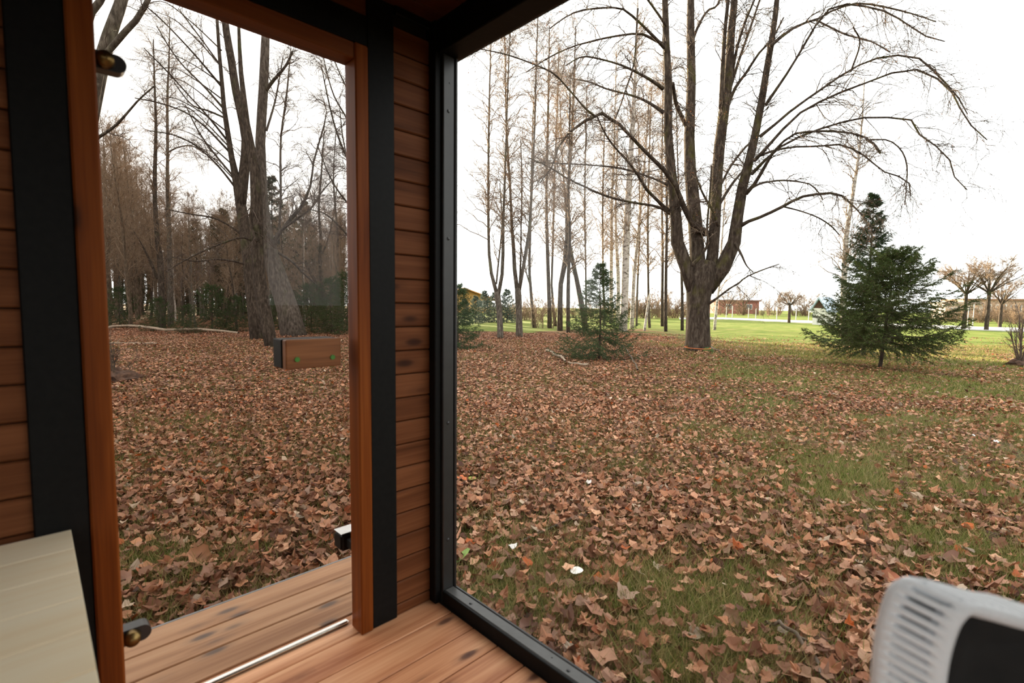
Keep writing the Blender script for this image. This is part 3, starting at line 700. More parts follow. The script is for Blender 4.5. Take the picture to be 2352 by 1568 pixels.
# ================================================================== THE BIG TREE
BD = 15.43
big = [
 ('trunk', [(1602, 812, 66), (1602, 790, 56), (1602, 735, 52), (1604, 690, 52), (1608, 655, 60), (1613, 625, 62), (1618, 600, 46)], BD, BD),
 ('limb', [(1596, 672, 34), (1583, 630, 32), (1570, 600, 29), (1554, 551, 28), (1552, 500, 25), (1546, 440, 23), (1538, 357, 20), (1533, 286, 19), (1535, 204, 18), (1530, 102, 15), (1527, 0, 13), (1522, -160, 8)], BD, BD-.9),
 ('limb', [(1606, 660, 36), (1603, 610, 34), (1599, 538, 32), (1591, 450, 29), (1586, 400, 26), (1583, 306, 23), (1588, 204, 20), (1586, 51, 17), (1588, -60, 13), (1592, -200, 7)], BD+.1, BD+1.2),
 ('limb', [(1626, 650, 32), (1636, 590, 26), (1641, 525, 25), (1645, 446, 24), (1650, 357, 24), (1660, 275, 23), (1673, 179, 20), (1679, 77, 17), (1688, -10, 14), (1700, -170, 8)], BD, BD+.6),
 ('limb', [(1622, 664, 38), (1650, 625, 36), (1678, 590, 33), (1688, 543, 28), (1692, 511, 25), (1703, 440, 23), (1716, 390, 20), (1730, 330, 18), (1747, 245, 16), (1762, 153, 14), (1779, 51, 12), (1790, -60, 9), (1800, -180, 5)], BD, BD-1.2),
 ('limb', [(1655, 250, 9), (1660, 153, 9), (1665, 77, 8), (1673, -5, 7), (1684, -120, 4)], BD+.2, BD-.4),
 ('limb', [(1622, 536, 17), (1600, 522, 15), (1586, 508, 13), (1565, 462, 12), (1545, 413, 10), (1510, 375, 9), (1484, 350, 8), (1450, 315, 7), (1425, 288, 7), (1392, 263, 7), (1366, 264, 7), (1326, 291, 6), (1295, 316, 5), (1276, 352, 4), (1264, 393, 3), (1240, 420, 2)], BD, BD-3.5),
 ('limb', [(1541, 488, 11), (1530, 480, 9), (1505, 455, 7), (1484, 434, 7), (1470, 410, 6), (1448, 378, 5), (1407, 332, 4), (1387, 301, 4), (1372, 268, 3)], BD, BD-2.2),
 ('limb', [(1541, 490, 10), (1509, 474, 6), (1448, 464, 5), (1392, 450, 5), (1331, 423, 4), (1300, 408, 4), (1264, 385, 3), (1215, 362, 2)], BD, BD-2.6),
 ('limb', [(1545, 432, 6), (1520, 418, 5), (1480, 402, 4), (1423, 386, 4), (1356, 379, 3), (1280, 375, 3), (1220, 372, 2)], BD-.3, BD+1.8),
 ('limb', [(1523, 204, 9), (1500, 187, 7), (1474, 172, 6), (1440, 155, 5), (1407, 143, 4), (1356, 131, 4), (1331, 132, 3), (1300, 150, 2)], BD-.7, BD-2.6),
 ('limb', [(1524, 258, 9), (1489, 235, 6), (1460, 222, 5), (1428, 213, 4), (1390, 203, 4), (1356, 189, 3), (1310, 180, 2)], BD-.6, BD+.8),
 ('limb', [(1526, 110, 8), (1489, 71, 6), (1448, 33, 5), (1418, 18, 4), (1346, 22, 4), (1305, 36, 3), (1262, 66, 2)], BD-.8, BD-3.0),
 ('limb', [(1524, 102, 8), (1490, 85, 6), (1463, 77, 5), (1397, 86, 4), (1355, 96, 4), (1315, 107, 3), (1259, 133, 3), (1210, 165, 2)], BD-.8, BD-1.8),
 ('limb', [(1368, 268, 5), (1345, 250, 5), (1326, 228, 4), (1300, 198, 4), (1270, 168, 4), (1219, 145, 3), (1162, 125, 3), (1106, 113, 2)], BD-2.8, BD-3.8),
 ('limb', [(1465, 20, 5), (1462, 66, 4), (1458, 133, 4), (1450, 170, 4), (1438, 204, 4), (1426, 240, 3), (1414, 272, 3)], BD-2.2, BD-2.4),
 ('limb', [(1545, 190, 8), (1552, 235, 9), (1563, 262, 9), (1576, 290, 8)], BD-.5, BD+.6),
 ('limb', [(1530, 60, 6), (1510, 30, 5), (1480, -10, 4), (1440, -50, 3)], BD-.8, BD-1.6),
 ('limb', [(1650, 520, 7), (1640, 490, 6), (1620, 455, 5), (1604, 420, 4), (1590, 370, 3)], BD-.4, BD-.9),
 ('limb', [(1590, 700-90, 8), (1612, 585, 7), (1625, 560, 6), (1624, 520, 5), (1630, 450, 4), (1634, 380, 3)], BD-.5, BD-.9),
 ('limb', [(1652, 470, 7), (1680, 425, 6), (1700, 400, 5), (1722, 375, 4), (1760, 345, 3)], BD+.2, BD+1.6),
 ('limb', [(1640, 460, 6), (1668, 400, 5), (1690, 365, 5), (1720, 330, 4), (1745, 312, 3)], BD+.3, BD+1.9),
 ('limb', [(1668, 250, 8), (1690, 200, 7), (1712, 170, 6), (1745, 120, 5), (1772, 92, 4), (1800, 40, 3)], BD+.4, BD-.8),
 ('limb', [(1678, 200, 7), (1700, 130, 6), (1725, 60, 5), (1745, 0, 4), (1765, -60, 3)], BD+.4, BD+1.4),
 ('limb', [(1681, 175, 7), (1693, 110, 6), (1712, 50, 5), (1735, -5, 4)], BD+.4, BD-.4),
 ('limb', [(1588, 100, 7), (1604, 60, 6), (1625, 25, 5), (1650, 10, 4), (1655, -40, 3)], BD+1, BD+1.8),
 ('limb', [(1698, 520, 10), (1715, 510, 8), (1750, 497, 7), (1798, 474, 7), (1825, 459, 6), (1854, 449, 6), (1920, 444, 5), (1956, 469, 4), (1982, 497, 3), (2000, 520, 2)], BD-.3, BD-2.6),
 ('limb', [(1716, 438, 6), (1740, 424, 5), (1762, 418, 4), (1803, 414, 4), (1854, 421, 3), (1874, 434, 3), (1890, 458, 2)], BD-.5, BD+1.2),
 ('limb', [(1713, 445, 10), (1735, 420, 8), (1755, 385, 7), (1778, 347, 6), (1805, 320, 5), (1829, 306, 5), (1895, 301, 5), (1956, 306, 4), (1997, 321, 5), (2022, 352, 4)], BD-.6, BD-3.2),
 ('limb', [(1732, 370, 8), (1760, 340, 7), (1795, 300, 6), (1849, 250, 5), (1880, 235, 5), (1915, 219, 5), (1960, 200, 4), (2007, 184, 4), (2050, 167, 4), (2094, 158, 4), (2140, 173, 4), (2181, 204, 4), (2206, 250, 3), (2237, 296, 3), (2267, 321, 2)], BD-.8, BD-4.2),
 ('limb', [(1746, 313, 8), (1775, 290, 6), (1803, 265, 6), (1850, 230, 5), (1895, 199, 5), (1956, 158, 4), (2000, 140, 4), (2038, 128, 4), (2109, 133, 4), (2160, 179, 4), (2201, 224, 3), (2222, 262, 2)], BD-.9, BD-2.4),
 ('limb', [(1759, 240, 7), (1790, 195, 6), (1818, 153, 5), (1840, 115, 5), (1854, 92, 5), (1885, 41, 4), (1915, 15, 4), (1956, 10, 4), (2033, 26, 4), (2084, 56, 3), (2124, 82, 3), (2170, 95, 2)], BD-1, BD-3.4),
 ('limb', [(1770, 105, 8), (1800, 80, 7), (1823, 64, 6), (1850, 52, 5), (1874, 46, 5), (1915, 23, 4), (1966, 8, 4), (2017, 13, 4), (2090, 30, 3), (2150, 50, 2)], BD-1.1, BD+.8),
 ('limb', [(1739, 360, 6), (1780, 345, 5), (1829, 337, 4), (1880, 336, 4), (1931, 332, 4), (1977, 352, 4), (2010, 378, 3), (2038, 398, 3), (2084, 413, 3), (2092, 450, 2)], BD-.7, BD-1.8),
 ('limb', [(1726, 400, 8), (1760, 365, 6), (1793, 337, 5), (1850, 308, 5), (1926, 283, 4), (1965, 274, 4), (2007, 269, 4), (2094, 276, 4), (2109, 306, 4), (2145, 332, 3), (2175, 358, 3), (2190, 390, 3), (2196, 424, 2), (2221, 436, 2)], BD-.6, BD-3.8),
 ('limb', [(1997, 321, 4), (2040, 322, 3), (2070, 345, 3), (2083, 380, 3), (2082, 430, 2), (2078, 470, 2)], BD-2.9, BD-3.3),
 ('limb', [(1954, 165, 4), (1975, 100, 3), (1960, 62, 3)], BD-1.6, BD-2),
 ('limb', [(1874, 46, 4), (1940, 78, 4), (2000, 95, 3), (2045, 120, 3)], BD-.6, BD-1.6),
 ('limb', [(1629, 697, 6), (1650, 682, 5), (1675, 663, 4), (1700, 648, 4), (1712, 637, 3), (1748, 621, 3), (1790, 606, 2)], BD-.2, BD-1.2),
 ('limb', [(1798, 474, 4), (1840, 485, 3), (1880, 500, 3), (1910, 520, 3), (1928, 540, 2)], BD-1.2, BD-.6),
 ('limb', [(1690, 560, 6), (1703, 585, 5), (1715, 610, 3), (1730, 625, 2)], BD-.4, BD-1.0),
]
traced_tree('maple_tree', 'big old bare tree with a stout trunk splitting into many upright limbs and arching branches', big, M_bark, M_twig, (5, 6, 4), 1.6, droop=.3, up_=.15, fleck=5000, sides=14, tr_=.0062, t0=.22)
# moss cushion and the orange string on the trunk
p = gp(1618, 806); bm = bmesh.new(); bmesh.ops.create_icosphere(bm, subdivisions=3, radius=1)
for v in bm.verts:
    v.co += v.normal*float(rng.normal(0, .05)); v.co.x *= .21; v.co.y *= .17; v.co.z = max(v.co.z, -.2)*.16
o = from_bm('moss', bm, plain('moss_green', (.045, .085, .012), .95, var=.5, scale=40, bmp=.8), None, p-np.array([fw[0]*.25, fw[1]*.25, .02]), True); tag(o, 'bright green moss cushion at the foot of the big old tree', 'moss')
cs = gp(1602, 808); tring = []
for a_ in np.linspace(0, 2*PI, 41): tring.append([cs[0]+.372*math.cos(a_), cs[1]+.372*math.sin(a_), G+.13+.012*math.sin(a_)])
V, F = tubes(np.array(tring)[None], np.full((1, 41), .011), 6)
o = link('marker_string', np_mesh('marker_string', V-cs, F), plain('orange_string', (.62, .16, .04), .6), None, cs); tag(o, 'orange string tied round the foot of the big old tree', 'string')

# ================================================================== OTHER TRACED TREES
def gd_(px, py): return depth_of(gp(px, py))
def TR(name, label, base, limbs, mt=None, tw=(14, 5, 2), L=1.3, **k):
    k.setdefault('tr_', .0085)
    d = gd_(*base)
    traced_tree(name, label, [(n_, p, d+a, d+b_) for n_, p, a, b_ in limbs], mt or M_barkg, k.pop('twig', M_twigw), tw, L, **k)
TR('forked_tree', 'slim grey tree forking low into two stems, nearest the black window frame', (1149, 777), [
 ('trunk', [(1149, 777, 15), (1147, 720, 13), (1144, 690, 14), (1141, 670, 13)], 0, 0),
 ('limb', [(1141, 675, 9), (1131, 640, 8), (1125, 600, 7), (1122, 541, 6), (1122, 357, 5), (1124, 230, 4), (1126, 150, 3), (1130, 40, 2)], 0, .8),
 ('limb', [(1145, 675, 9), (1152, 640, 8), (1155, 600, 8), (1156, 510, 6), (1160, 400, 5), (1163, 306, 4), (1168, 153, 3), (1174, 40, 2)], 0, -.6),
 ('limb', [(1140, 652, 4), (1144, 610, 4), (1150, 555, 3), (1153, 500, 3), (1148, 420, 2)], 0, .4)], tw=(5, 7, 4), L=2.6, up_=.3, fleck=900)
TR('forked_tree', 'grey brown forked tree, second of the slim ones from the black window frame', (1193, 774), [
 ('trunk', [(1193, 774, 17), (1192, 720, 14), (1190, 680, 15), (1189, 662, 13)], 0, 0),
 ('limb', [(1188, 668, 10), (1182, 619, 9), (1179, 560, 8), (1175, 510, 7), (1172, 430, 5), (1165, 330, 5), (1162, 250, 4), (1160, 130, 3), (1158, 20, 2)], 0, .7),
 ('limb', [(1192, 668, 9), (1201, 619, 8), (1210, 566, 8), (1217, 510, 6), (1224, 383, 5), (1229, 255, 4), (1232, 130, 3), (1236, 30, 2)], 0, -.7),
 ('limb', [(1193, 650, 4), (1196, 600, 4), (1197, 520, 3), (1199, 420, 3), (1196, 320, 2)], 0, .2)], tw=(5, 7, 4), L=2.6, up_=.3, fleck=900)
TR('leaning_tree', 'thin dark tree with a curved foot standing right behind the two forked ones', (1228, 752), [
 ('trunk', [(1228, 752, 11), (1224, 715, 8), (1220, 677, 7), (1216, 620, 6), (1217, 560, 6), (1220, 450, 5), (1222, 340, 3), (1226, 220, 2)], 0, 0),
 ('limb', [(1219, 660, 4), (1210, 630, 3), (1203, 600, 3), (1196, 560, 2)], 0, .5)], M_bark2, thin=True, tw=(4, 7, 4), L=2.2, up_=.3)
stems = [
 ('grove_tree', 'slender straight brown tree at the near edge of the grove, left of the small spruce', (1263, 753), [(1263, 753, 10), (1261, 677, 9), (1257, 560, 8), (1255, 459, 6), (1258, 306, 5), (1260, 200, 4), (1262, 60, 2)], 'd'),
 ('grove_tree', 'very thin brown tree between two thicker ones left of the small spruce', (1275, 748), [(1276, 748, 8), (1272, 710, 7), (1267, 670, 5), (1270, 560, 5), (1274, 400, 4), (1280, 250, 3), (1284, 100, 2)], 'd'),
 ('grove_tree', 'mossy leaning brown tree just left of the small spruce', (1286, 760), [(1286, 760, 14), (1286, 710, 12), (1287, 658, 11), (1298, 600, 12), (1303, 540, 10), (1302, 480, 8), (1307, 408, 6), (1313, 306, 5), (1318, 200, 4), (1322, 60, 2)], 'd'),
 ('grove_tree', 'dark speckled tree directly behind the left side of the small spruce', (1305, 765), [(1305, 765, 10), (1305, 690, 9), (1306, 620, 8), (1309, 540, 7), (1306, 440, 5), (1308, 320, 4), (1310, 160, 2)], 'd'),
 ('grove_tree', 'tree slanting in from behind the small spruce to join the leaning brown one', (1345, 760), [(1345, 760, 14), (1336, 700, 13), (1328, 660, 11), (1318, 610, 10), (1310, 575, 9), (1304, 520, 6), (1296, 430, 4), (1290, 330, 3), (1286, 220, 2)], 'd'),
 ('grove_tree', 'faint thin tree rising behind the tip of the small spruce', (1346, 752), [(1346, 752, 6), (1346, 690, 5), (1345, 600, 4), (1343, 480, 4), (1345, 340, 3), (1348, 200, 2)], 'g'),
 ('birch_tree', 'thick white birch with black bark marks behind the small spruce', (1431, 760), [(1431, 762, 20), (1433, 715, 18), (1435, 677, 18), (1437, 600, 18), (1438, 560, 17), (1440, 510, 16), (1446, 408, 14), (1452, 306, 11), (1458, 200, 8), (1462, 90, 5), (1466, -30, 3)], 'b'),
 ('birch_tree', 'dark blotched birch close on the left of the thickest white birch', (1419, 742), [(1419, 744, 10), (1420, 690, 9), (1420, 640, 9), (1416, 560, 7), (1414, 500, 5), (1416, 400, 4), (1420, 280, 2)], 'b'),
 ('birch_tree', 'pale birch leaning slightly right of the thickest white birch', (1451, 754), [(1451, 754, 10), (1453, 700, 9), (1457, 619, 8), (1464, 560, 7), (1470, 490, 6), (1476, 420, 5), (1484, 330, 4), (1492, 200, 2)], 'b'),
 ('birch_tree', 'slim pale grey birch seen through the top of the small spruce', (1404, 740), [(1404, 742, 8), (1404, 690, 8), (1404, 600, 8), (1405, 540, 7), (1405, 459, 6), (1410, 357, 4), (1413, 240, 3), (1416, 120, 2)], 'b'),
 ('birch_tree', 'short white birch stub leaning sharply right on the brown ground', (1482, 760), [(1480, 760, 6), (1485, 725, 6), (1490, 690, 5), (1493, 674, 3)], 'b0'),
 ('grove_tree', 'thin brown tree standing right behind the white leaning birch stub', (1492, 753), [(1492, 753, 7), (1490, 700, 6), (1489, 640, 5), (1488, 560, 5), (1489, 459, 4), (1492, 340, 3), (1496, 200, 2)], 'g'),
 ('grove_tree', 'thin reddish brown tree left of the pair beside the big old trunk', (1521, 749), [(1521, 749, 8), (1521, 690, 7), (1522, 600, 6), (1521, 498, 5), (1520, 400, 4), (1522, 270, 3), (1524, 140, 2)], 'd'),
 ('grove_tree', 'reddish brown straight tree nearest the big old trunk on its left', (1529, 761), [(1529, 761, 9), (1529, 700, 8), (1530, 620, 7), (1532, 498, 6), (1531, 400, 5), (1533, 270, 3), (1536, 140, 2)], 'd'),
 ('grove_tree', 'slim tree half hidden by the left edge of the big old trunk', (1567, 759), [(1567, 759, 8), (1567, 700, 7), (1566, 642, 6), (1562, 560, 5), (1560, 470, 4), (1556, 350, 3), (1553, 220, 2)], 'd'),
 ('birch_tree', 'thin young birch leaning right at the lawn edge, right of the big old trunk', (1641, 758), [(1641, 758, 7), (1645, 715, 6), (1649, 681, 5), (1654, 642, 4), (1656, 590, 4), (1662, 500, 3), (1668, 400, 2)], 'b'),
 ('birch_tree', 'tall birch behind the taller dark spruce at the right', (1937, 772), [(1937, 775, 15), (1937, 715, 13), (1938, 663, 12), (1941, 600, 11), (1943, 551, 10), (1950, 500, 9), (1957, 459, 8), (1966, 400, 7), (1972, 360, 5), (1980, 280, 3), (1986, 180, 2)], 'b'),
 ('grove_tree', 'thin twiggy tree rising beyond the thick white birch', (1388, 748), [(1388, 748, 6), (1387, 690, 5), (1385, 610, 4), (1384, 500, 4), (1386, 380, 3), (1390, 250, 2)], 'g'),
 ('grove_tree', 'wispy tree standing between the pale birch and the white stub', (1462, 748), [(1462, 748, 5), (1463, 690, 5), (1466, 610, 4), (1470, 520, 3), (1468, 400, 3), (1466, 280, 2)], 'g'),
]
for nm, lab, bs, pts, kd in stems:
    TR(nm, lab, bs, [('trunk', pts, 0, 0)], {'d': M_bark2, 'g': M_barkg, 'b': M_birch, 'b0': M_birch}[kd], thin=True, tw=((.5, 2, 0) if kd == 'b0' else (4.2, 7, 4)), L=2.8 if kd != 'b0' else .3, sides=8, up_=.3, droop=.2, fleck=0 if kd == 'b0' else 500, tr_=.0105)
# --- trees seen through the door
fan_ = []
for k in range(9):
    y0 = 110+k*38; x0 = 503+max(0, (y0-200))*.17; dx = float(rng.uniform(110, 190)); dy = float(rng.uniform(60, 150))
    fan_.append(('limb', [(x0+6, y0+6, 3.4), (x0-dx*.35, y0-dy*.45, 2.4), (x0-dx*.7, y0-dy*.8, 1.8), (x0-dx, y0-dy*(.95 if k % 3 else .7), 1.2)], 0, float(rng.uniform(-2, 2))))
TR('triple_tree', 'leftmost of three big dark trunks beyond the glass door, leaning left', (592, 779), [
 ('trunk', [(592, 780, 32), (584, 725, 27), (577, 663, 25), (566, 561, 24), (551, 459, 22), (540, 400, 15), (531, 357, 12), (522, 300, 11), (515, 255, 10), (508, 170, 8), (502, 102, 7), (496, 0, 5)], 0, 0),
 ('limb', [(553, 470, 22), (560, 400, 22), (566, 330, 20), (556, 270, 18), (541, 204, 17), (530, 130, 16), (520, 77, 15), (512, 0, 12)], 0, .4),
 ('limb', [(520, 320, 5), (480, 270, 4), (430, 215, 3), (380, 160, 3), (330, 110, 2)], 0, -1.5),
 ('limb', [(528, 350, 5), (470, 290, 4), (420, 255, 3), (360, 235, 3), (310, 225, 2)], 0, -1),
 ('limb', [(510, 200, 5), (460, 140, 4), (410, 85, 3), (365, 40, 3), (330, 10, 2)], 0, -2),
 ('limb', [(514, 250, 5), (470, 200, 4), (420, 150, 3), (390, 110, 3), (360, 60, 2)], 0, 1),
 ('limb', [(548, 440, 5), (500, 380, 4), (450, 335, 3), (400, 310, 3), (340, 300, 2)], 0, -1.8),
 ('limb', [(506, 150, 4), (470, 100, 3), (440, 60, 3), (410, 20, 2)], 0, 1),
 ('limb', [(540, 410, 5), (490, 350, 4), (455, 300, 3), (425, 240, 2)], 0, 1.6),
 ('limb', [(562, 545, 6), (530, 520, 4), (490, 500, 4), (440, 492, 3), (380, 480, 2)], 0, -1.2),
 ('limb', [(572, 610, 6), (540, 600, 5), (495, 595, 4), (450, 600, 3), (395, 590, 2)], 0, -1.6),
 ('limb', [(515, 270, 4), (480, 255, 4), (440, 240, 3), (400, 190, 2)], 0, -.6)]+fan_, M_bark2, tw=(2.6, 6, 3), L=1.8, twig=M_twig, up_=.2, tr_=.0065)
TR('triple_tree', 'middle and darkest of three big trunks beyond the glass door', (622, 797), [
 ('trunk', [(624, 800, 28), (612, 730, 27), (598, 663, 28), (592, 590, 27), (590, 500, 26), (587, 408, 24), (582, 370, 20), (574, 330, 18), (566, 290, 16), (560, 230, 12), (552, 150, 9), (548, 50, 6)], 0, 0),
 ('limb', [(588, 440, 8), (575, 500, 7), (582, 535, 6), (590, 555, 5)], 0, -.3),
 ('limb', [(592, 560, 6), (560, 545, 5), (520, 555, 4), (470, 575, 4), (420, 600, 3), (380, 625, 2)], 0, -1.4)], M_bark2, tw=(4, 7, 3), L=1.8, twig=M_twig)
TR('triple_tree', 'rightmost and thickest of three big trunks beyond the glass door, grey barked', (674, 772), [
 ('trunk', [(676, 774, 58), (668, 735, 50), (655, 690, 46), (643, 655, 44), (630, 610, 38), (618, 570, 32), (606, 500, 25), (601, 408, 22), (598, 332, 21), (604, 230, 20), (608, 140, 19), (611, 60, 16), (614, -60, 10)], 0, 0),
 ('limb', [(625, 590, 14), (632, 550, 11), (650, 525, 9), (670, 500, 8), (692, 475, 7), (714, 424, 5), (719, 378, 4), (732, 330, 4), (745, 286, 3), (750, 255, 2)], 0, -1.4),
 ('limb', [(650, 525, 6), (685, 500, 5), (715, 478, 4), (740, 440, 3), (775, 400, 2)], -.3, -1.6),
 ('limb', [(609, 210, 9), (628, 185, 7), (645, 166, 6), (660, 145, 5), (672, 118, 4)], 0, -.8),
 ('limb', [(640, 560, 5), (645, 450, 5), (644, 380, 5), (646, 306, 4), (657, 230, 4), (664, 160, 3), (668, 110, 2)], .3, 1.2),
 ('limb', [(612, 300, 5), (630, 240, 4), (640, 190, 3), (650, 130, 2)], 0, 1.2),
 ('limb', [(640, 580, 6), (670, 600, 5), (700, 630, 4), (740, 665, 3)], 0, 1.6)], M_bark3, tw=(4, 7, 4), L=2.0, twig=M_twig, up_=.25)
TR('tall_tree', 'tall dark thin trunk beyond the door, left one of a close pair', (372, 752), [
 ('trunk', [(374, 752, 13), (371, 690, 13), (368, 600, 12), (361, 540, 11), (356, 480, 9), (355, 400, 8), (358, 300, 6), (355, 200, 4), (352, 90, 2)], 0, 0),
 ('limb', [(362, 640, 6), (345, 600, 5), (325, 560, 3), (300, 520, 2)], 0, -.6)], M_bark2, thin=True, tw=(4, 7, 4), L=2.8, up_=.3, twig=M_twigw)
TR('tall_tree', 'tall pale grey thin trunk beyond the door, right one of a close pair', (392, 748), [
 ('trunk', [(392, 748, 12), (392, 680, 11), (390, 600, 10), (387, 500, 9), (384, 420, 7), (385, 340, 6), (384, 230, 5), (388, 140, 3), (390, 40, 2)], 0, 0),
 ('limb', [(385, 350, 4), (410, 338, 3), (440, 335, 3), (470, 350, 2)], 0, -.8)], M_barkg, thin=True, tw=(4, 7, 4), L=2.8, up_=.3, twig=M_twigw)
TR('crooked_tree', 'slender rusty trunked tree near the right side of the door glass', (748, 745), [
 ('trunk', [(748, 748, 11), (744, 690, 10), (738, 640, 9), (735, 590, 8), (737, 540, 7), (732, 480, 5), (738, 400, 4), (745, 300, 2)], 0, 0),
 ('limb', [(740, 690, 9), (725, 650, 7), (705, 610, 6), (690, 585, 5), (660, 570, 3)], 0, -.6),
 ('limb', [(735, 590, 5), (750, 560, 4), (765, 500, 3), (775, 420, 2)], 0, .4)], M_bark2, thin=True, tw=(4, 7, 4), L=2.0, twig=M_twigw)
TR('crooked_tree', 'thin dark tree rising against white sky at the right edge of the door glass', (780, 748), [
 ('trunk', [(780, 748, 7), (777, 680, 6), (775, 600, 5), (776, 540, 5), (770, 470, 4), (766, 400, 3), (772, 300, 2)], 0, 0)], M_bark2, thin=True, tw=(4, 7, 3), L=2.4, twig=M_twig)
TR('hidden_tree', 'tree standing behind the black post, only its branches reach into the door glass', (868, 800), [
 ('trunk', [(868, 802, 26), (866, 700, 23), (862, 560, 20), (860, 400, 17), (858, 250, 13), (856, 100, 9), (854, -60, 5)], 0, 0),
 ('limb', [(860, 520, 7), (830, 430, 6), (800, 370, 5), (772, 300, 4), (752, 220, 3), (738, 150, 2)], 0, -.8),
 ('limb', [(860, 420, 6), (825, 340, 5), (795, 270, 4), (765, 215, 3), (742, 130, 2)], 0, .6),
 ('limb', [(862, 560, 6), (820, 490, 5), (785, 450, 4), (755, 400, 3), (728, 330, 2)], 0, -1.2),
 ('limb', [(858, 300, 5), (820, 240, 4), (790, 190, 3), (760, 120, 2)], 0, -.4),
 ('limb', [(862, 620, 6), (815, 560, 5), (780, 520, 4), (745, 490, 3), (705, 480, 2)], 0, .8),
 ('limb', [(861, 480, 5), (815, 420, 4), (790, 330, 3), (780, 250, 2)], 0, 1.0)], M_bark2, tw=(4, 7, 4), L=1.6, twig=M_twig, up_=.1)
# close tree hidden behind the left frame, only its upper limbs show
nb = loc_of(6.2, -6.2*.905); nd_ = 6.2
traced_tree('roadside_tree', 'close tree behind the left frame, only thick upper limbs show above the hinge', [
 ('trunk', [(160, 960, 60), (170, 700, 54), (184, 500, 48), (196, 330, 42)], nd_, nd_),
 ('limb', [(196, 340, 30), (222, 200, 30), (242, 110, 28), (262, 50, 25), (283, -10, 22), (310, -120, 14)], nd_, nd_+.3),
 ('limb', [(200, 330, 22), (235, 150, 14), (275, 88, 13), (310, 50, 12), (330, 20, 11), (348, -15, 9), (380, -80, 5)], nd_, nd_-.4),
 ('limb', [(196, 330, 20), (192, 140, 18), (205, 40, 16), (238, -10, 13), (270, -90, 6)], nd_, nd_-.3),
 ('limb', [(190, 345, 9), (223, 318, 7), (262, 291, 6), (290, 262, 5), (318, 230, 4), (354, 198, 3)], nd_, nd_-.5)], M_barkg, M_twig, (2, 4, 2), .9, base=nb, sides=12, tr_=.003)

# ================================================================== CONIFERS
def lop_small(az, t): return 1+.10*math.cos(az-1.0)
p = gp(1376, 824)
conifer('young_spruce', 'small airy young spruce in the middle, in front of the white birches', p, 2.35, 1.25, 21, whorls=17, per=6, pw=.92, bare=.07, green=(.034, .070, .026), dens=.62, lop=lop_small, tilt=-.06, twn=14, nw=.010)
p = gp(2020, 847)
conifer('broad_spruce', 'broad bushy low spruce at the right with its bare lower trunk showing', p, 2.5, 1.72, 33, whorls=16, per=8, pw=.56, bare=.25, green=(.040, .066, .014), dens=.85, tilt=.03, lean=(.12, -.12), brown=.08, twn=18, nl=.045, nw=.011, lop=lambda az, t: 1+.12*math.cos(az+.77))
p = gp(1982, 818)
conifer('tall_spruce', 'taller dark narrow spruce standing close behind the broad bushy one', p, 4.5, 1.42, 45, whorls=26, per=7, pw=1.0, bare=.10, green=(.022, .052, .020), dens=.7, tilt=-.05, twn=13, nl=.055, nw=.012)
p = gp(1052, 800)
conifer('young_spruce', 'small spruce half hidden behind the black window frame', p, 1.9, .95, 52, whorls=14, per=6, pw=.7, bare=.06, green=(.035, .072, .026), dens=.75, twn=12)
p0 = conifer('undergrowth_spruce', 'low bushy spruce at the far left foot of the woodland beyond the door', gp(276, 752), 1.9, 1.25, 61, whorls=13, per=6, pw=.6, bare=.03, green=(.030, .056, .016), dens=.4, nl=.06, nw=.014, twn=11)
for (px, py, s, lab) in ((365, 760, .75, 'low spruce at the foot of the close pair of tall trunks'), (488, 762, 1.05, 'bushy spruce in the middle of the woodland edge beyond the door'), (545, 762, .8, 'low bright spruce touching the leftmost of the three big trunks'), (430, 766, .6, 'smallest spruce of the row at the woodland edge'), (715, 764, 1.1, 'dark spruce right of the thick grey trunk'), (762, 768, 1.2, 'dark spruce thicket beside the door handle'), (798, 760, 1.4, 'tallest young spruce of the row, behind the right door jamb'), (640, 756, .9, 'dark spruce glimpsed between the three big trunks')):
    c = copy_tree(p0, gp(px, py), float(rng.uniform(0, 6)), s); c['label'] = lab
# dark conifers standing in the wood
q0 = conifer('forest_spruce', 'tall dark brownish spruce in the wood behind the three big trunks', loc_of(44, -44*.40), 9.8, 2.3, 71, whorls=26, per=6, pw=.8, bare=.05, green=(.030, .040, .018), dens=.14, nl=.16, nw=.05, brown=.35, twn=10)
fc = [(520, 46, 1.0, 'pointed dark spruce left of the three big trunks in the wood'), (630, 36, 1.05, 'tall spruce whose crown rises between the three big trunks'), (455, 50, .95, 'brownish spruce in the middle of the wood beyond the door'), (745, 52, .8, 'small dark spruce top near the right edge of the door glass'), (560, 56, .8, 'low spruce top far back in the wood'), (410, 58, .9, 'spruce deep in the wood behind the pale thin trunk'), (300, 48, .9, 'spruce deep in the wood at the left side of the door glass'), (590, 62, 1.25, 'spruce far back exactly behind the leftmost big trunk'), (680, 60, 1.2, 'spruce far back between the thick grey trunk and the rusty one'), (500, 66, 1.3, 'furthest spruce left of the three big trunks'), (720, 68, 1.2, 'furthest spruce right of the three big trunks'), (640, 70, 1.35, 'furthest spruce behind the thick grey trunk'), (555, 50, 1.0, 'spruce in the wood touching the leftmost big trunk'), (775, 58, 1.1, 'spruce in the wood at the right jamb of the door'), (350, 62, 1.1, 'far spruce between the close pair of tall trunks and the left jamb'), (440, 68, 1.15, 'far spruce right of the close pair of tall trunks')]
q0.location = loc_of(42, 42*(705-1176)/FPX); q0['label'] = 'broad dark spruce right of the three big trunks in the wood'
for px, d, s, lab in fc:
    c = copy_tree(q0, loc_of(d, d*(px-1176)/FPX), float(rng.uniform(0, 6)), s); c['label'] = lab

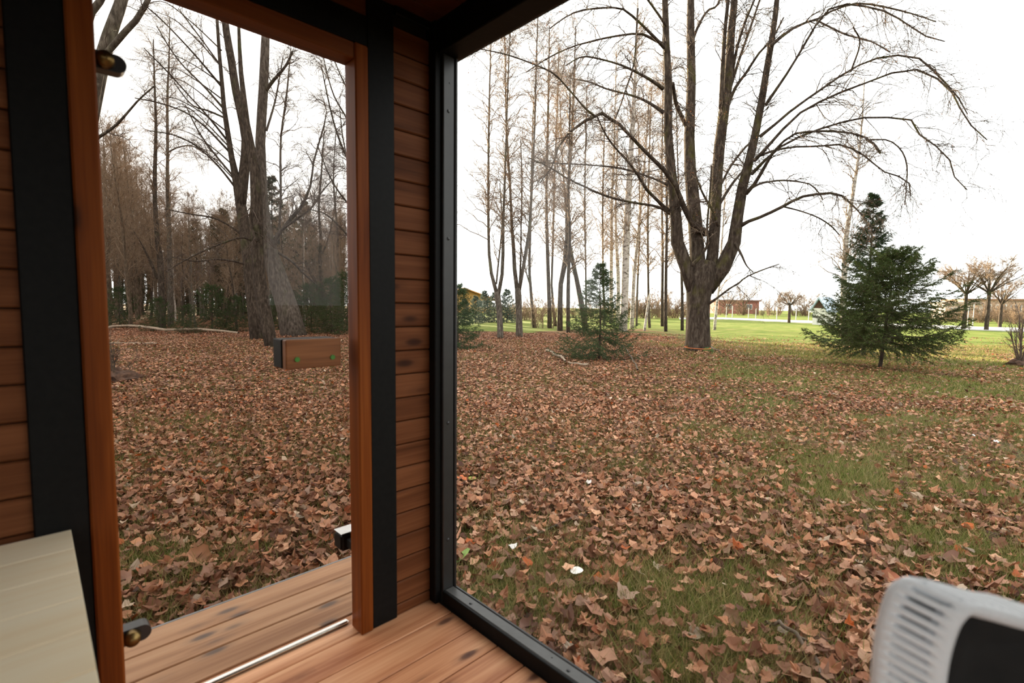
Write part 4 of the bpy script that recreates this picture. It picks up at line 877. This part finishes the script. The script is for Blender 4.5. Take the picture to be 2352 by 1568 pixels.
# ================================================================== WOODLAND: many bare trees
def wood_tree(seed, H, mt, lab):
    rg = np.random.default_rng(seed); k = 12; z = np.linspace(0, H, k)
    P = np.c_[np.cumsum(rg.normal(0, .06, k)), np.cumsum(rg.normal(0, .06, k)), z]; P[0, :2] = 0; P[0, 2] = -.1
    P[:, 0] += rg.normal(0, .04)*z
    R = (.055+.006*H)*(1-.93*z/H)
    A = grow(P[None], R[None], 34, H*.26, 6, .75, .06, .22, .45, .016, .25, .10, .45, rg)
    B = grow(A[0], A[1], 8, H*.085, 4, .7, .05, .15, .6, .011, .1, .1, .5, rg); Cc = grow(B[0], B[1], 4, H*.04, 3, .7, .05, .1, .8, .009, 0, .1, .5, rg)
    root = empty('woodland_tree', (0, 0, G), lab, 'tree', 'woodland beyond the door: '+lab)
    V, F = tubes(P[None], R[None], 7); a = link('trunk', np_mesh('trunk', V, F), mt, root, (0, 0, G))
    V, F = join([tubes(*A, 3), tubes(*B, 3), tubes(*Cc, 3)]); b_ = link('branches', np_mesh('branches', V, F), M_twigw, root, (0, 0, G)); b_['kind'] = 'stuff'
    kids[root.name] = [a, b_]; return root
M_pine = bark('woodland_bark', (.11, .08, .055), (.22, .165, .115), None, 1.0)
WL = {'p': 'bare brown barked slender tree in the dense woodland beyond the door', 'g': 'bare grey barked tree in the dense woodland beyond the door', 'b': 'bare white stemmed birch in the dense woodland beyond the door', 'd': 'bare low dark stemmed tree in the dense woodland beyond the door'}
protos = [wood_tree(100+i, h, mt, WL[k_]) for i, (h, mt, k_) in enumerate(((13, M_pine, 'p'), (15, M_barkg, 'g'), (11, M_pine, 'p'), (14, M_birch, 'b'), (9, M_bark2, 'd'), (16, M_pine, 'p')))]
WH = [13, 15, 11, 14, 9, 16]
spots = []
tries = 0
while len(spots) < 280 and tries < 20000:
    tries += 1
    d = 24+rng.uniform(0, 1)**1.1*52; u = rng.uniform(-1.02, -.335)
    p = loc_of(d, u*d)
    if all((p[0]-s[0])**2+(p[1]-s[1])**2 > 1.15**2 for s in spots): spots.append(p)
for i, p in enumerate(spots):
    pr = protos[i % 6]; d_i, l_i = float(p[:2] @ FH), float(p[:2] @ RH); hgt = 1.35+d_i*(.185+.13*float(sst(-.66, -.80, l_i/d_i)))
    s = float(rng.uniform(.70, 1.12))*hgt/WH[i % 6]; rz = float(rng.uniform(0, 6.28))
    q_ = p-EYE; px_i = 1176+FPX*float(q_ @ rt)/float(q_ @ fw); kd = 'pgpbdp'[i % 6]; kn_ = {'p': 'brown tree', 'g': 'grey tree', 'b': 'white birch', 'd': 'low dark tree'}[kd]
    zone = [z for lim, z in ((235, 'hidden by the left door frame'), (345, 'left of the close pair of tall trunks'), (405, 'behind the close pair of tall trunks'), (480, 'right of the close pair of tall trunks'), (565, 'left of the three big trunks'), (695, 'behind the three big trunks'), (806, 'right of the three big trunks'), (9999, 'hidden by the right door jamb')) if px_i < lim][0]
    far_ = 'deep in' if d_i > 44 else 'at edge of'
    lab_ = 'bare %s %s wood %s' % (kn_, far_, zone)
    if i < 6: pr.location = p; pr['label'] = lab_; pr['group'] = lab_[5:]; pr.rotation_euler = (0, 0, rz); pr.scale = (s, s, s)
    else: c = copy_tree(pr, p, rz, s); c['label'] = lab_; c['group'] = lab_[5:]

# ================================================================== FALLEN BRANCHES
def log(name, label, pts, z=.05, mt=None, cat='branch'):
    P = np.array([gp(a, b_)+np.array([0, 0, z]) for a, b_, _ in pts]); D = np.array([depth_of(p) for p in P]); R = np.array([c for *_, c in pts])/2*D/FPX
    C = cat_rom(np.c_[P, R], 20); C[:, :3] += np.cumsum(rng.normal(0, .008, (20, 3)), 0)
    b0 = C[10, :3].copy(); V, F = tubes(C[None, :, :3], C[None, :, 3], 7)
    root = empty(name, b0, label, cat); link('stem', np_mesh('stem', V-b0, F), mt or M_stick, root, b0)
    Q = grow(C[None, :, :3], C[None, :, 3], 5, .3, 4, .6, -.1, .3, .5, .006, .2, .1); V, F = tubes(*Q, 4)
    link('twigs', np_mesh('twigs', V-b0, F), mt or M_stick, root, b0)
M_stick = plain('weathered_stick', (.30, .225, .16), .9, var=.4, scale=12); M_stickd = plain('dark_stick', (.10, .072, .05), .9, var=.4, scale=12)
log('fallen_branch', 'long pale fallen branch lying along the woodland edge beyond the door', [(210, 772, 6), (262, 757, 6), (310, 757, 6), (350, 763, 6), (385, 768, 6), (440, 766, 6), (500, 770, 5), (545, 775, 4)], .12)
log('fallen_branch', 'short pale fallen branch left of the long one, low at the door edge', [(215, 796, 5), (275, 792, 4), (320, 792, 4), (358, 793, 3)], .05)
log('fallen_branch', 'grey dead branch on the leaves left of the small airy spruce', [(1256, 808, 5), (1275, 818, 5), (1290, 826, 5), (1299, 838, 4)], .05)
log('fallen_branch', 'pale broken branch lying under the small airy spruce', [(1306, 836, 4), (1325, 839, 4), (1340, 842, 5), (1352, 843, 4)], .05)
log('fallen_branch', 'dark thin stick on the leaves below the three big trunks', [(525, 839, 4), (555, 835, 4), (585, 834, 4), (592, 838, 3)], .04, M_stickd)
log('fallen_branch', 'thin dark twig leaning on the leaves right of the small airy spruce', [(1430, 795, 2), (1446, 825, 3), (1458, 845, 3), (1463, 856, 4)], .05, M_stickd)
log('fallen_branch', 'dark twig in the grass just right of the big old trunk', [(1635, 800, 4), (1652, 806, 3), (1668, 818, 2)], .05, M_stickd)
log('fallen_branch', 'grey stick among big leaves near the bottom of the window', [(1750, 1445, 8), (1800, 1470, 9), (1850, 1500, 9), (1890, 1545, 8), (1910, 1580, 7)], .04, M_stickd)
# dark brush heap at the left door edge
def brush(name, label, base, H, n, spread, mt, seed, cat='shrub', heap=True, tk=1.0, br=.06):
    rg = np.random.default_rng(seed); b0 = np.array(base, float); k = 9; s = np.linspace(0, 1, k)
    az = rg.uniform(0, 2*PI, n); tilt = rg.uniform(.02, spread, n); L = H*rg.uniform(.45, 1.05, n)
    P = np.zeros((n, k, 3)); ro = br*rg.uniform(.2, 1.0, n)**.5; P[..., 0] = np.cos(az)[:, None]*(ro[:, None]+np.sin(tilt)[:, None]*L[:, None]*s); P[..., 1] = np.sin(az)[:, None]*(ro[:, None]+np.sin(tilt)[:, None]*L[:, None]*s); P[..., 2] = np.cos(tilt)[:, None]*L[:, None]*s-.03
    P += np.cumsum(rg.normal(0, .02*H/2, (n, k, 3)), 1)*s[None, :, None]; R = (.008+.009*rg.uniform(0, 1, n))[:, None]*H**.5*(1-.8*s)
    root = empty(name, b0, label, cat)
    kk = []
    if tk > 2: V, F = tubes(P[:, ::2], R[:, ::2], 3); o = link('stems', np_mesh('stems', V, F), mt, root, b0); o['kind'] = 'stuff'; kk.append(o)
    for i in range(n if tk <= 2 else 0):
        V, F = tubes(P[i:i+1], R[i:i+1], 6); link('stem', np_mesh('stem', V, F), mt, root, b0)
    A = grow(P, R, 7, H*.3, 5, .7, .0, .2 if tk < 2 else .04, .5, .004*tk, .2, .1, .5, rg); B = grow(A[0], A[1], 4 if tk < 2 else 7, H*.14, 4, .7, .0, .2, .6, .003*tk, .0, .1, .5, rg)
    V, F = join([tubes(*A, 3), tubes(*B, 3)]); o = link('twigs', np_mesh('twigs', V, F), mt, root, b0); o['kind'] = 'stuff'; kids[root.name] = kk+[o]
    if heap:
        bm = bmesh.new(); bmesh.ops.create_icosphere(bm, subdivisions=3, radius=1)
        for v in bm.verts: v.co += v.normal*float(rg.normal(0, .12)); v.co.x *= .30; v.co.y *= .30; v.co.z = max(v.co.z, -.1)*.20
        from_bm('root_mound', bm, plain('root_mound_soil', (.085, .045, .028), 1, var=.6, scale=14, bmp=.9), root, b0)
    return root
brush('stem_cluster', 'cluster of thin bare stems rising from a brown mound at the right edge', gp(2345, 842), 2.1, 13, .35, M_twig, 5)
brush('dead_shrub', 'dark dead shrub at the left edge of the door glass', gp(272, 875), 1.0, 9, .5, M_stickd, 6, heap=True)
brush('thicket', 'pale thicket of thin saplings on the lawn edge beyond the forked trees', gp(1246, 752), 2.2, 26, .3, M_twigw, 7, heap=False, tk=2.2, br=.8)

# ================================================================== FAR BACKGROUND
# yellow house
M_yel = plain('ochre_render', (.52, .30, .09), .8); M_roof = plain('orange_roof', (.45, .22, .06), .8, var=.2, scale=4); M_wh = plain('white_paint', (.80, .78, .74), .7, var=.05)
M_win = plain('dark_window_glass', (.10, .12, .14), .15)
def gable(name, label, loc, yaw, Wd_, Dp, Hw, Hr, mw, mr, over=.4, winds=(), cat='house', gable_m=None):
    root = empty(name, loc, label, cat); root.rotation_euler = (0, 0, yaw)
    def prism(n, pts, y0, y1, mat):
        bm = bmesh.new(); A_ = [bm.verts.new((x, y0, z)) for x, z in pts]; B_ = [bm.verts.new((x, y1, z)) for x, z in pts]
        bm.faces.new(A_); bm.faces.new(B_[::-1])
        for i in range(len(pts)): j = (i+1) % len(pts); bm.faces.new((A_[j], A_[i], B_[i], B_[j]))
        bmesh.ops.recalc_face_normals(bm, faces=bm.faces[:])
        me = bpy.data.meshes.new(n); bm.to_mesh(me); bm.free(); me.materials.append(mat)
        o = bpy.data.objects.new(n, me); COL.objects.link(o); o.parent = root; return o
    prism('walls', [(-Wd_/2, -.3), (Wd_/2, -.3), (Wd_/2, Hw), (-Wd_/2, Hw)], -Dp/2, Dp/2, mw)
    prism('gable', [(-Wd_/2+.02, Hw), (Wd_/2-.02, Hw), (0, Hw+Hr-.08)], -Dp/2+.01, Dp/2-.01, gable_m or mw)
    sl = Hr/(Wd_/2); t_ = .16
    for sg in (-1, 1):
        x1 = sg*(Wd_/2+over); z1 = Hw-over*sl
        prism('roof', [(0, Hw+Hr), (x1, z1), (x1, z1+t_), (0, Hw+Hr+t_)], -Dp/2-over, Dp/2+over, mr)
    for (x, z, ww, hh) in winds:
        f = prism('window', [(x-ww/2, z), (x+ww/2, z), (x+ww/2, z+hh), (x-ww/2, z+hh)], -Dp/2-.05, -Dp/2+.02, M_wh)
        for k in (-1, 1):
            me = prism('pane', [(x+k*ww/4-ww/4+.06, z+.07), (x+k*ww/4+ww/4-.06, z+.07), (x+k*ww/4+ww/4-.06, z+hh-.07), (x+k*ww/4-ww/4+.06, z+hh-.07)], -Dp/2-.07, -Dp/2+.0, M_win); me.parent = f
    return root
hp = loc_of(88, 88*(1052-1176)/FPX)
gable('house', 'ochre yellow house with a low gable roof beyond the hedge by the window frame', hp, -YAW+.25, 9.5, 12, 2.3, 1.6, M_yel, M_roof, .9, [(3.2, .9, 2.0, 1.1), (-2.2, .9, 1.9, 1.1)])
hp = loc_of(41, 41*(1892-1176)/FPX)
gable('hut', 'small white hut with a pale blue roof left of the broad spruce', hp, -YAW-.95, .95, 2.0, 1.35, .75, M_wh, plain('pale_blue_roof', (.45, .55, .66), .5), .22, gable_m=plain('brown_gable', (.10, .045, .03), .8))
# road
def strip(name, label, pts0, pts1, mat, z, cat):
    P = [np.array(p) for p in pts0]+[np.array(p) for p in pts1[::-1]]; n = len(pts0)
    bm = bmesh.new(); a_ = [bm.verts.new((*p[:2], G+z)) for p in pts0]; b_ = [bm.verts.new((*p[:2], G+z)) for p in pts1]
    for i in range(n-1): bm.faces.new((a_[i], a_[i+1], b_[i+1], b_[i]))
    bmesh.ops.recalc_face_normals(bm, faces=bm.faces[:]); r = bmesh.ops.extrude_face_region(bm, geom=bm.faces[:])
    bmesh.ops.translate(bm, vec=(0, 0, -.2), verts=[v for v in r['geom'] if isinstance(v, bmesh.types.BMVert)]); bmesh.ops.recalc_face_normals(bm, faces=bm.faces[:])
    o = from_bm(name, bm, mat); tag(o, label, cat, kind='structure')
M_road = plain('pale_asphalt', (.62, .59, .57), .7, var=.08, scale=2)
near_e = [(1560, 733), (1660, 733.5), (1800, 740), (1900, 744), (2100, 753), (2240, 758.5), (2352, 762), (2500, 769)]
far_e = [(1560, 729), (1660, 730), (1800, 735.5), (1900, 738.5), (2100, 745.5), (2240, 751.5), (2352, 754.5), (2500, 761)]
strip('road', 'pale road running across beyond the far lawn', [gp(*q) for q in near_e], [gp(*q) for q in far_e], M_road, .06, 'road')
# brick building, far trees, poles, fence
bp = loc_of(110, 110*(1672-1176)/FPX)
def block(name, label, loc, yaw, w_, d__, h_, mat, cat='building', nwin=6, roof=None):
    root = empty(name, loc, label, cat); root.rotation_euler = (0, 0, yaw)
    def bx(n, x0, x1, y0, y1, z0, z1, mt, par):
        bm = bmesh.new(); bmesh.ops.create_cube(bm, size=1); bmesh.ops.scale(bm, vec=(x1-x0, y1-y0, z1-z0), verts=bm.verts); bmesh.ops.translate(bm, vec=((x0+x1)/2, (y0+y1)/2, (z0+z1)/2), verts=bm.verts)
        me = bpy.data.meshes.new(n); bm.to_mesh(me); bm.free(); me.materials.append(mt); o = bpy.data.objects.new(n, me); COL.objects.link(o); o.parent = par; return o
    bx('walls', -w_/2, w_/2, -d__/2, d__/2, -.3, h_, mat, root)
    bx('roof', -w_/2-.3, w_/2+.3, -d__/2-.3, d__/2+.3, h_, h_+.3, roof or M_wh, root)
    for i in range(nwin):
        x = -w_/2+(i+.5)*w_/nwin; f = bx('window', x-.7, x+.7, -d__/2-.06, -d__/2+.05, h_*.35, h_*.78, M_wh, root); bx('pane', x-.6, x+.6, -d__/2-.09, -d__/2, h_*.35+.1, h_*.78-.1, M_win, f)
block('brick_building', 'long low red brick building far beyond the road, right of the big old trunk', bp, -YAW+.1, 9, 8, 2.6, plain('red_brick', (.33, .13, .10), .9), nwin=2, roof=plain('dark_roof', (.2, .1, .08), .9))
block('block_building', 'pale brown building beyond the road at the right edge', loc_of(85, 85*(2330-1176)/FPX), -YAW-.4, 17, 9, 2.9, plain('tan_render', (.42, .30, .23), .9), nwin=9, roof=plain('brown_roof', (.28, .15, .09), .9))
block('white_building', 'low white building beyond the road just right of the broad spruce', loc_of(70, 70*(2192-1176)/FPX), -YAW-.4, 4, 5, 2.1, plain('faded_cream_render', (.55, .45, .38), .9), nwin=2, roof=plain('grey_brown_roof', (.35, .27, .22), .9))
# single bare roadside trees
def round_tree(name, label, px, py, H, trunkh, spread, seed, mt=M_bark2, group=None, tr=.12):
    rg = np.random.default_rng(seed); b0 = gp(px, py); k = 6; z = np.linspace(0, trunkh, k)
    P = np.c_[np.zeros(k), np.zeros(k), z]; P[0, 2] = -.1; R = np.linspace(tr, tr*.8, k)
    root = empty(name, b0, label, 'tree', group)
    V, F = tubes(P[None], R[None], 8); link('trunk', np_mesh('trunk', V, F), mt, root, b0)
    n = 11; az = 2*PI*(np.arange(n)+rg.uniform(0, .6, n))/n; tl = np.r_[.12, rg.uniform(.45, 1.0, n-1)]*spread; L = (H-trunkh)*rg.uniform(.8, 1.05, n)/np.cos(np.minimum(tl, .8))**.6; s = np.linspace(0, 1, 8)
    Q = np.zeros((n, 8, 3)); Q[..., 0] = np.cos(az)[:, None]*np.sin(tl)[:, None]*L[:, None]*s; Q[..., 1] = np.sin(az)[:, None]*np.sin(tl)[:, None]*L[:, None]*s; Q[..., 2] = trunkh-.05+np.cos(tl)[:, None]*L[:, None]*s-(L*.12*np.sin(tl))[:, None]*s**2
    Q += np.cumsum(rg.normal(0, .05, Q.shape), 1)*s[None, :, None]; RQ = tr*.38*(1-.85*s)[None]*np.ones((n, 1))
    kk = [o_ for o_ in root.children]
    for i in range(n): V, F = tubes(Q[i:i+1], RQ[i:i+1], 6); kk.append(link('limb', np_mesh('limb', V, F), mt, root, b0))
    A = grow(Q, RQ, 11, H*.30, 5, .7, .05, .2, .5, .010, .2, .1, .5, rg); B = grow(A[0], A[1], 7, H*.12, 4, .7, .05, .2, .6, .009, .1, .1, .5, rg)
    C2 = grow(B[0], B[1], 4, H*.06, 2, .7, .02, .2, .7, .0075, 0, .1, .5, rg)
    V, F = join([tubes(*A, 4), tubes(*B, 3), tubes(*C2, 3)]); o = link('twigs', np_mesh('twigs', V, F), M_twigw, root, b0); o['kind'] = 'stuff'; kids[root.name] = kk+[o]; return root
round_tree('orchard_tree', 'small umbrella shaped bare tree in front of the road, left of the white hut', 1812, 741, 2.9, 1.6, 1.25, 201, tr=.13)
round_tree('roadside_tree', 'bare tree by the road directly right of the broad spruce', 2213, 757, 4.6, 2.4, .9, 202)
round_tree('roadside_tree', 'bare branching tree by the road, middle one at the right', 2265, 759, 4.9, 2.5, 1.0, 203)
round_tree('roadside_tree', 'bare tree beyond the road behind the cluster of thin stems', 2296, 751, 3.8, 1.8, .9, 204)
for i, (px, h, lab) in enumerate(((1668, 5.2, 'first hazy tree by the brick building'), (1705, 6.5, 'taller hazy tree right of the brick building'), (1765, 4.2, 'rounded hazy tree beyond the road, halfway to the hut'), (1845, 5.8, 'hazy tree beyond the road behind the umbrella shaped tree'), (1790, 4.6, 'hazy tree just left of the umbrella shaped one'), (1870, 5.0, 'hazy tree showing left of the hut roof'))):
    d = 88
    b0 = loc_of(d+6*i, (d+6*i)*(px-1176)/FPX); py_ = 784-FPX*float((b0-EYE) @ up)/float((b0-EYE) @ fw); px_ = 1176+FPX*float((b0-EYE) @ rt)/float((b0-EYE) @ fw)
    if i < 2: dt_ = round_tree('distant_tree', lab, px_, py_, h, h*.22, 1.1, 300+i, tr=.16); dh_ = h
    else: c = copy_tree(dt_, b0, float(rng.uniform(0, 6)), h/dh_); c['label'] = lab
M_pole = plain('pale_pole', (.45, .44, .43), .6)
for i, (px, y0, y1) in enumerate(((1668, 732, 706), (1682, 731, 704), (1719, 733, 708), (1736, 734, 710), (1784, 736, 706), (1828, 739, 712), (1857, 740, 716), (2222, 752, 705), (2234, 753, 700))):
    b0 = gp(px, y0-3); d = depth_of(b0); h = (y0-3-y1)*d/FPX
    root = empty('street_lamp', b0, ['pale lamp post over the left part of the brick building', 'pale lamp post just right of the first one over the brick building', 'lamp post right of the taller hazy tree', 'lamp post second right of the taller hazy tree', 'lamp post left of the umbrella shaped tree', 'lamp post just right of the umbrella shaped tree', 'lamp post nearest the white hut', 'pale pole between two roadside trees, nearer the broad spruce', 'pale pole between two roadside trees, taller one'][i], 'lamp post')
    V, F = tubes(np.array([[[0, 0, -.1], [0, 0, h*.5], [0, 0, h]]]), np.array([[.034, .03, .026]])*d/45, 6); link('post', np_mesh('post', V, F), M_pole, root, b0)
    bm = bmesh.new(); bmesh.ops.create_uvsphere(bm, u_segments=8, v_segments=6, radius=.055*d/45); bmesh.ops.translate(bm, vec=(0, 0, h), verts=bm.verts); from_bm('lamp_head', bm, M_pole, root, b0)
# hedges and bushes on the far side of the lawn
def hazel(name, label, px, d, H, n, seed, sp=.5, mt=M_twigw):
    return brush(name, label, loc_of(d, d*(px-1176)/FPX), H, n, sp, mt, seed, heap=False, tk=3.5, br=.42*H)
hz = [(1195, 44, 3.0, 'brown bare bush on the far lawn behind the second forked tree'), (1222, 46, 3.2, 'wide pale bush on the far lawn left of the pale saplings'), (1160, 47, 2.6, 'bare bush behind the nearest forked tree'), (1500, 56, 4.6, 'brown thicket on the far lawn behind the white birch stub'), (1530, 60, 4.4, 'brown thicket behind the pair of reddish trees'), (1470, 58, 4.8, 'brown thicket right of the thick white birch'), (1555, 58, 3.6, 'brown thicket just left of the big old trunk'), (2290, 58, 3.6, 'tan bush beyond the road right of the middle roadside tree'), (2330, 56, 3.8, 'tan bush beyond the road at the right edge'), (2190, 60, 3.0, 'tan bush beyond the road next to the broad spruce'), (1370, 52, 3.0, 'brown bush far behind the small airy spruce'), (1320, 54, 3.2, 'brown bush far behind the leaning brown tree')]
hz += [(2178, 55, 2.4, 'brown bush tight against the right side of the broad spruce beyond the road'), (2240, 52, 2.6, 'tan hedge bush between the two pale poles and the middle roadside tree'), (2258, 60, 3.4, 'tall tan bush behind the middle roadside tree'), (2312, 50, 2.6, 'tan bush behind the cluster of thin stems'), (2348, 48, 2.8, 'brown bush at the very right edge beyond the road'), (1655, 84, 3.2, 'hazy brown bush left of the brick building'), (1700, 86, 3.4, 'hazy bush right of the brick building'), (1742, 84, 2.6, 'low hazy bush beyond the road, second right of the brick building'), (1776, 86, 3.6, 'rounded hazy bush beyond the road left of the umbrella shaped tree'), (1832, 84, 3.2, 'hazy bush beyond the road right of the umbrella shaped tree'), (1858, 82, 3.4, 'hazy bush beyond the road next to the hut'), (1276, 58, 3.0, 'brown bush far behind the dark trunks left of the small airy spruce'), (1420, 56, 3.2, 'brown bush far behind the thick white birch'), (1445, 60, 3.4, 'pale bush far behind the leaning pale birch')]
bp_ = {}
for i, (px, d, h, lab) in enumerate(hz):
    if i < 4: bp_[i] = (hazel('bush', lab, px, d, h*.72, 46, 400+i, .7), h)
    else: c = copy_tree(bp_[i % 4][0], loc_of(d, d*(px-1176)/FPX), float(rng.uniform(0, 6)), h/bp_[i % 4][1]); c['label'] = lab
b0 = conifer('garden_spruce', 'blue grey garden spruce in front of the ochre house, nearest it', loc_of(38, 38*(1112-1176)/FPX), 2.3, 1.0, 81, whorls=14, per=6, pw=.6, bare=.03, green=(.055, .085, .075), dens=.3, nl=.09, nw=.03, twn=10)
for px, d, s, lab in ((1135, 39, .95, 'blue grey garden spruce left of the nearest forked tree'), (1164, 38, 1.05, 'blue grey garden spruce between the two forked trees'), (1092, 36, .82, 'dark green garden shrub tree below the ochre house'), (1066, 33, .72, 'green garden conifer next to the black window frame')):
    c = copy_tree(b0, loc_of(d, d*(px-1176)/FPX), float(rng.uniform(0, 6)), s); c['label'] = lab
print('TRIS', sum(len(me.polygons)*(2 if me.polygons and me.polygons[0].loop_total == 4 else 1) for me in bpy.data.meshes if len(me.polygons)))
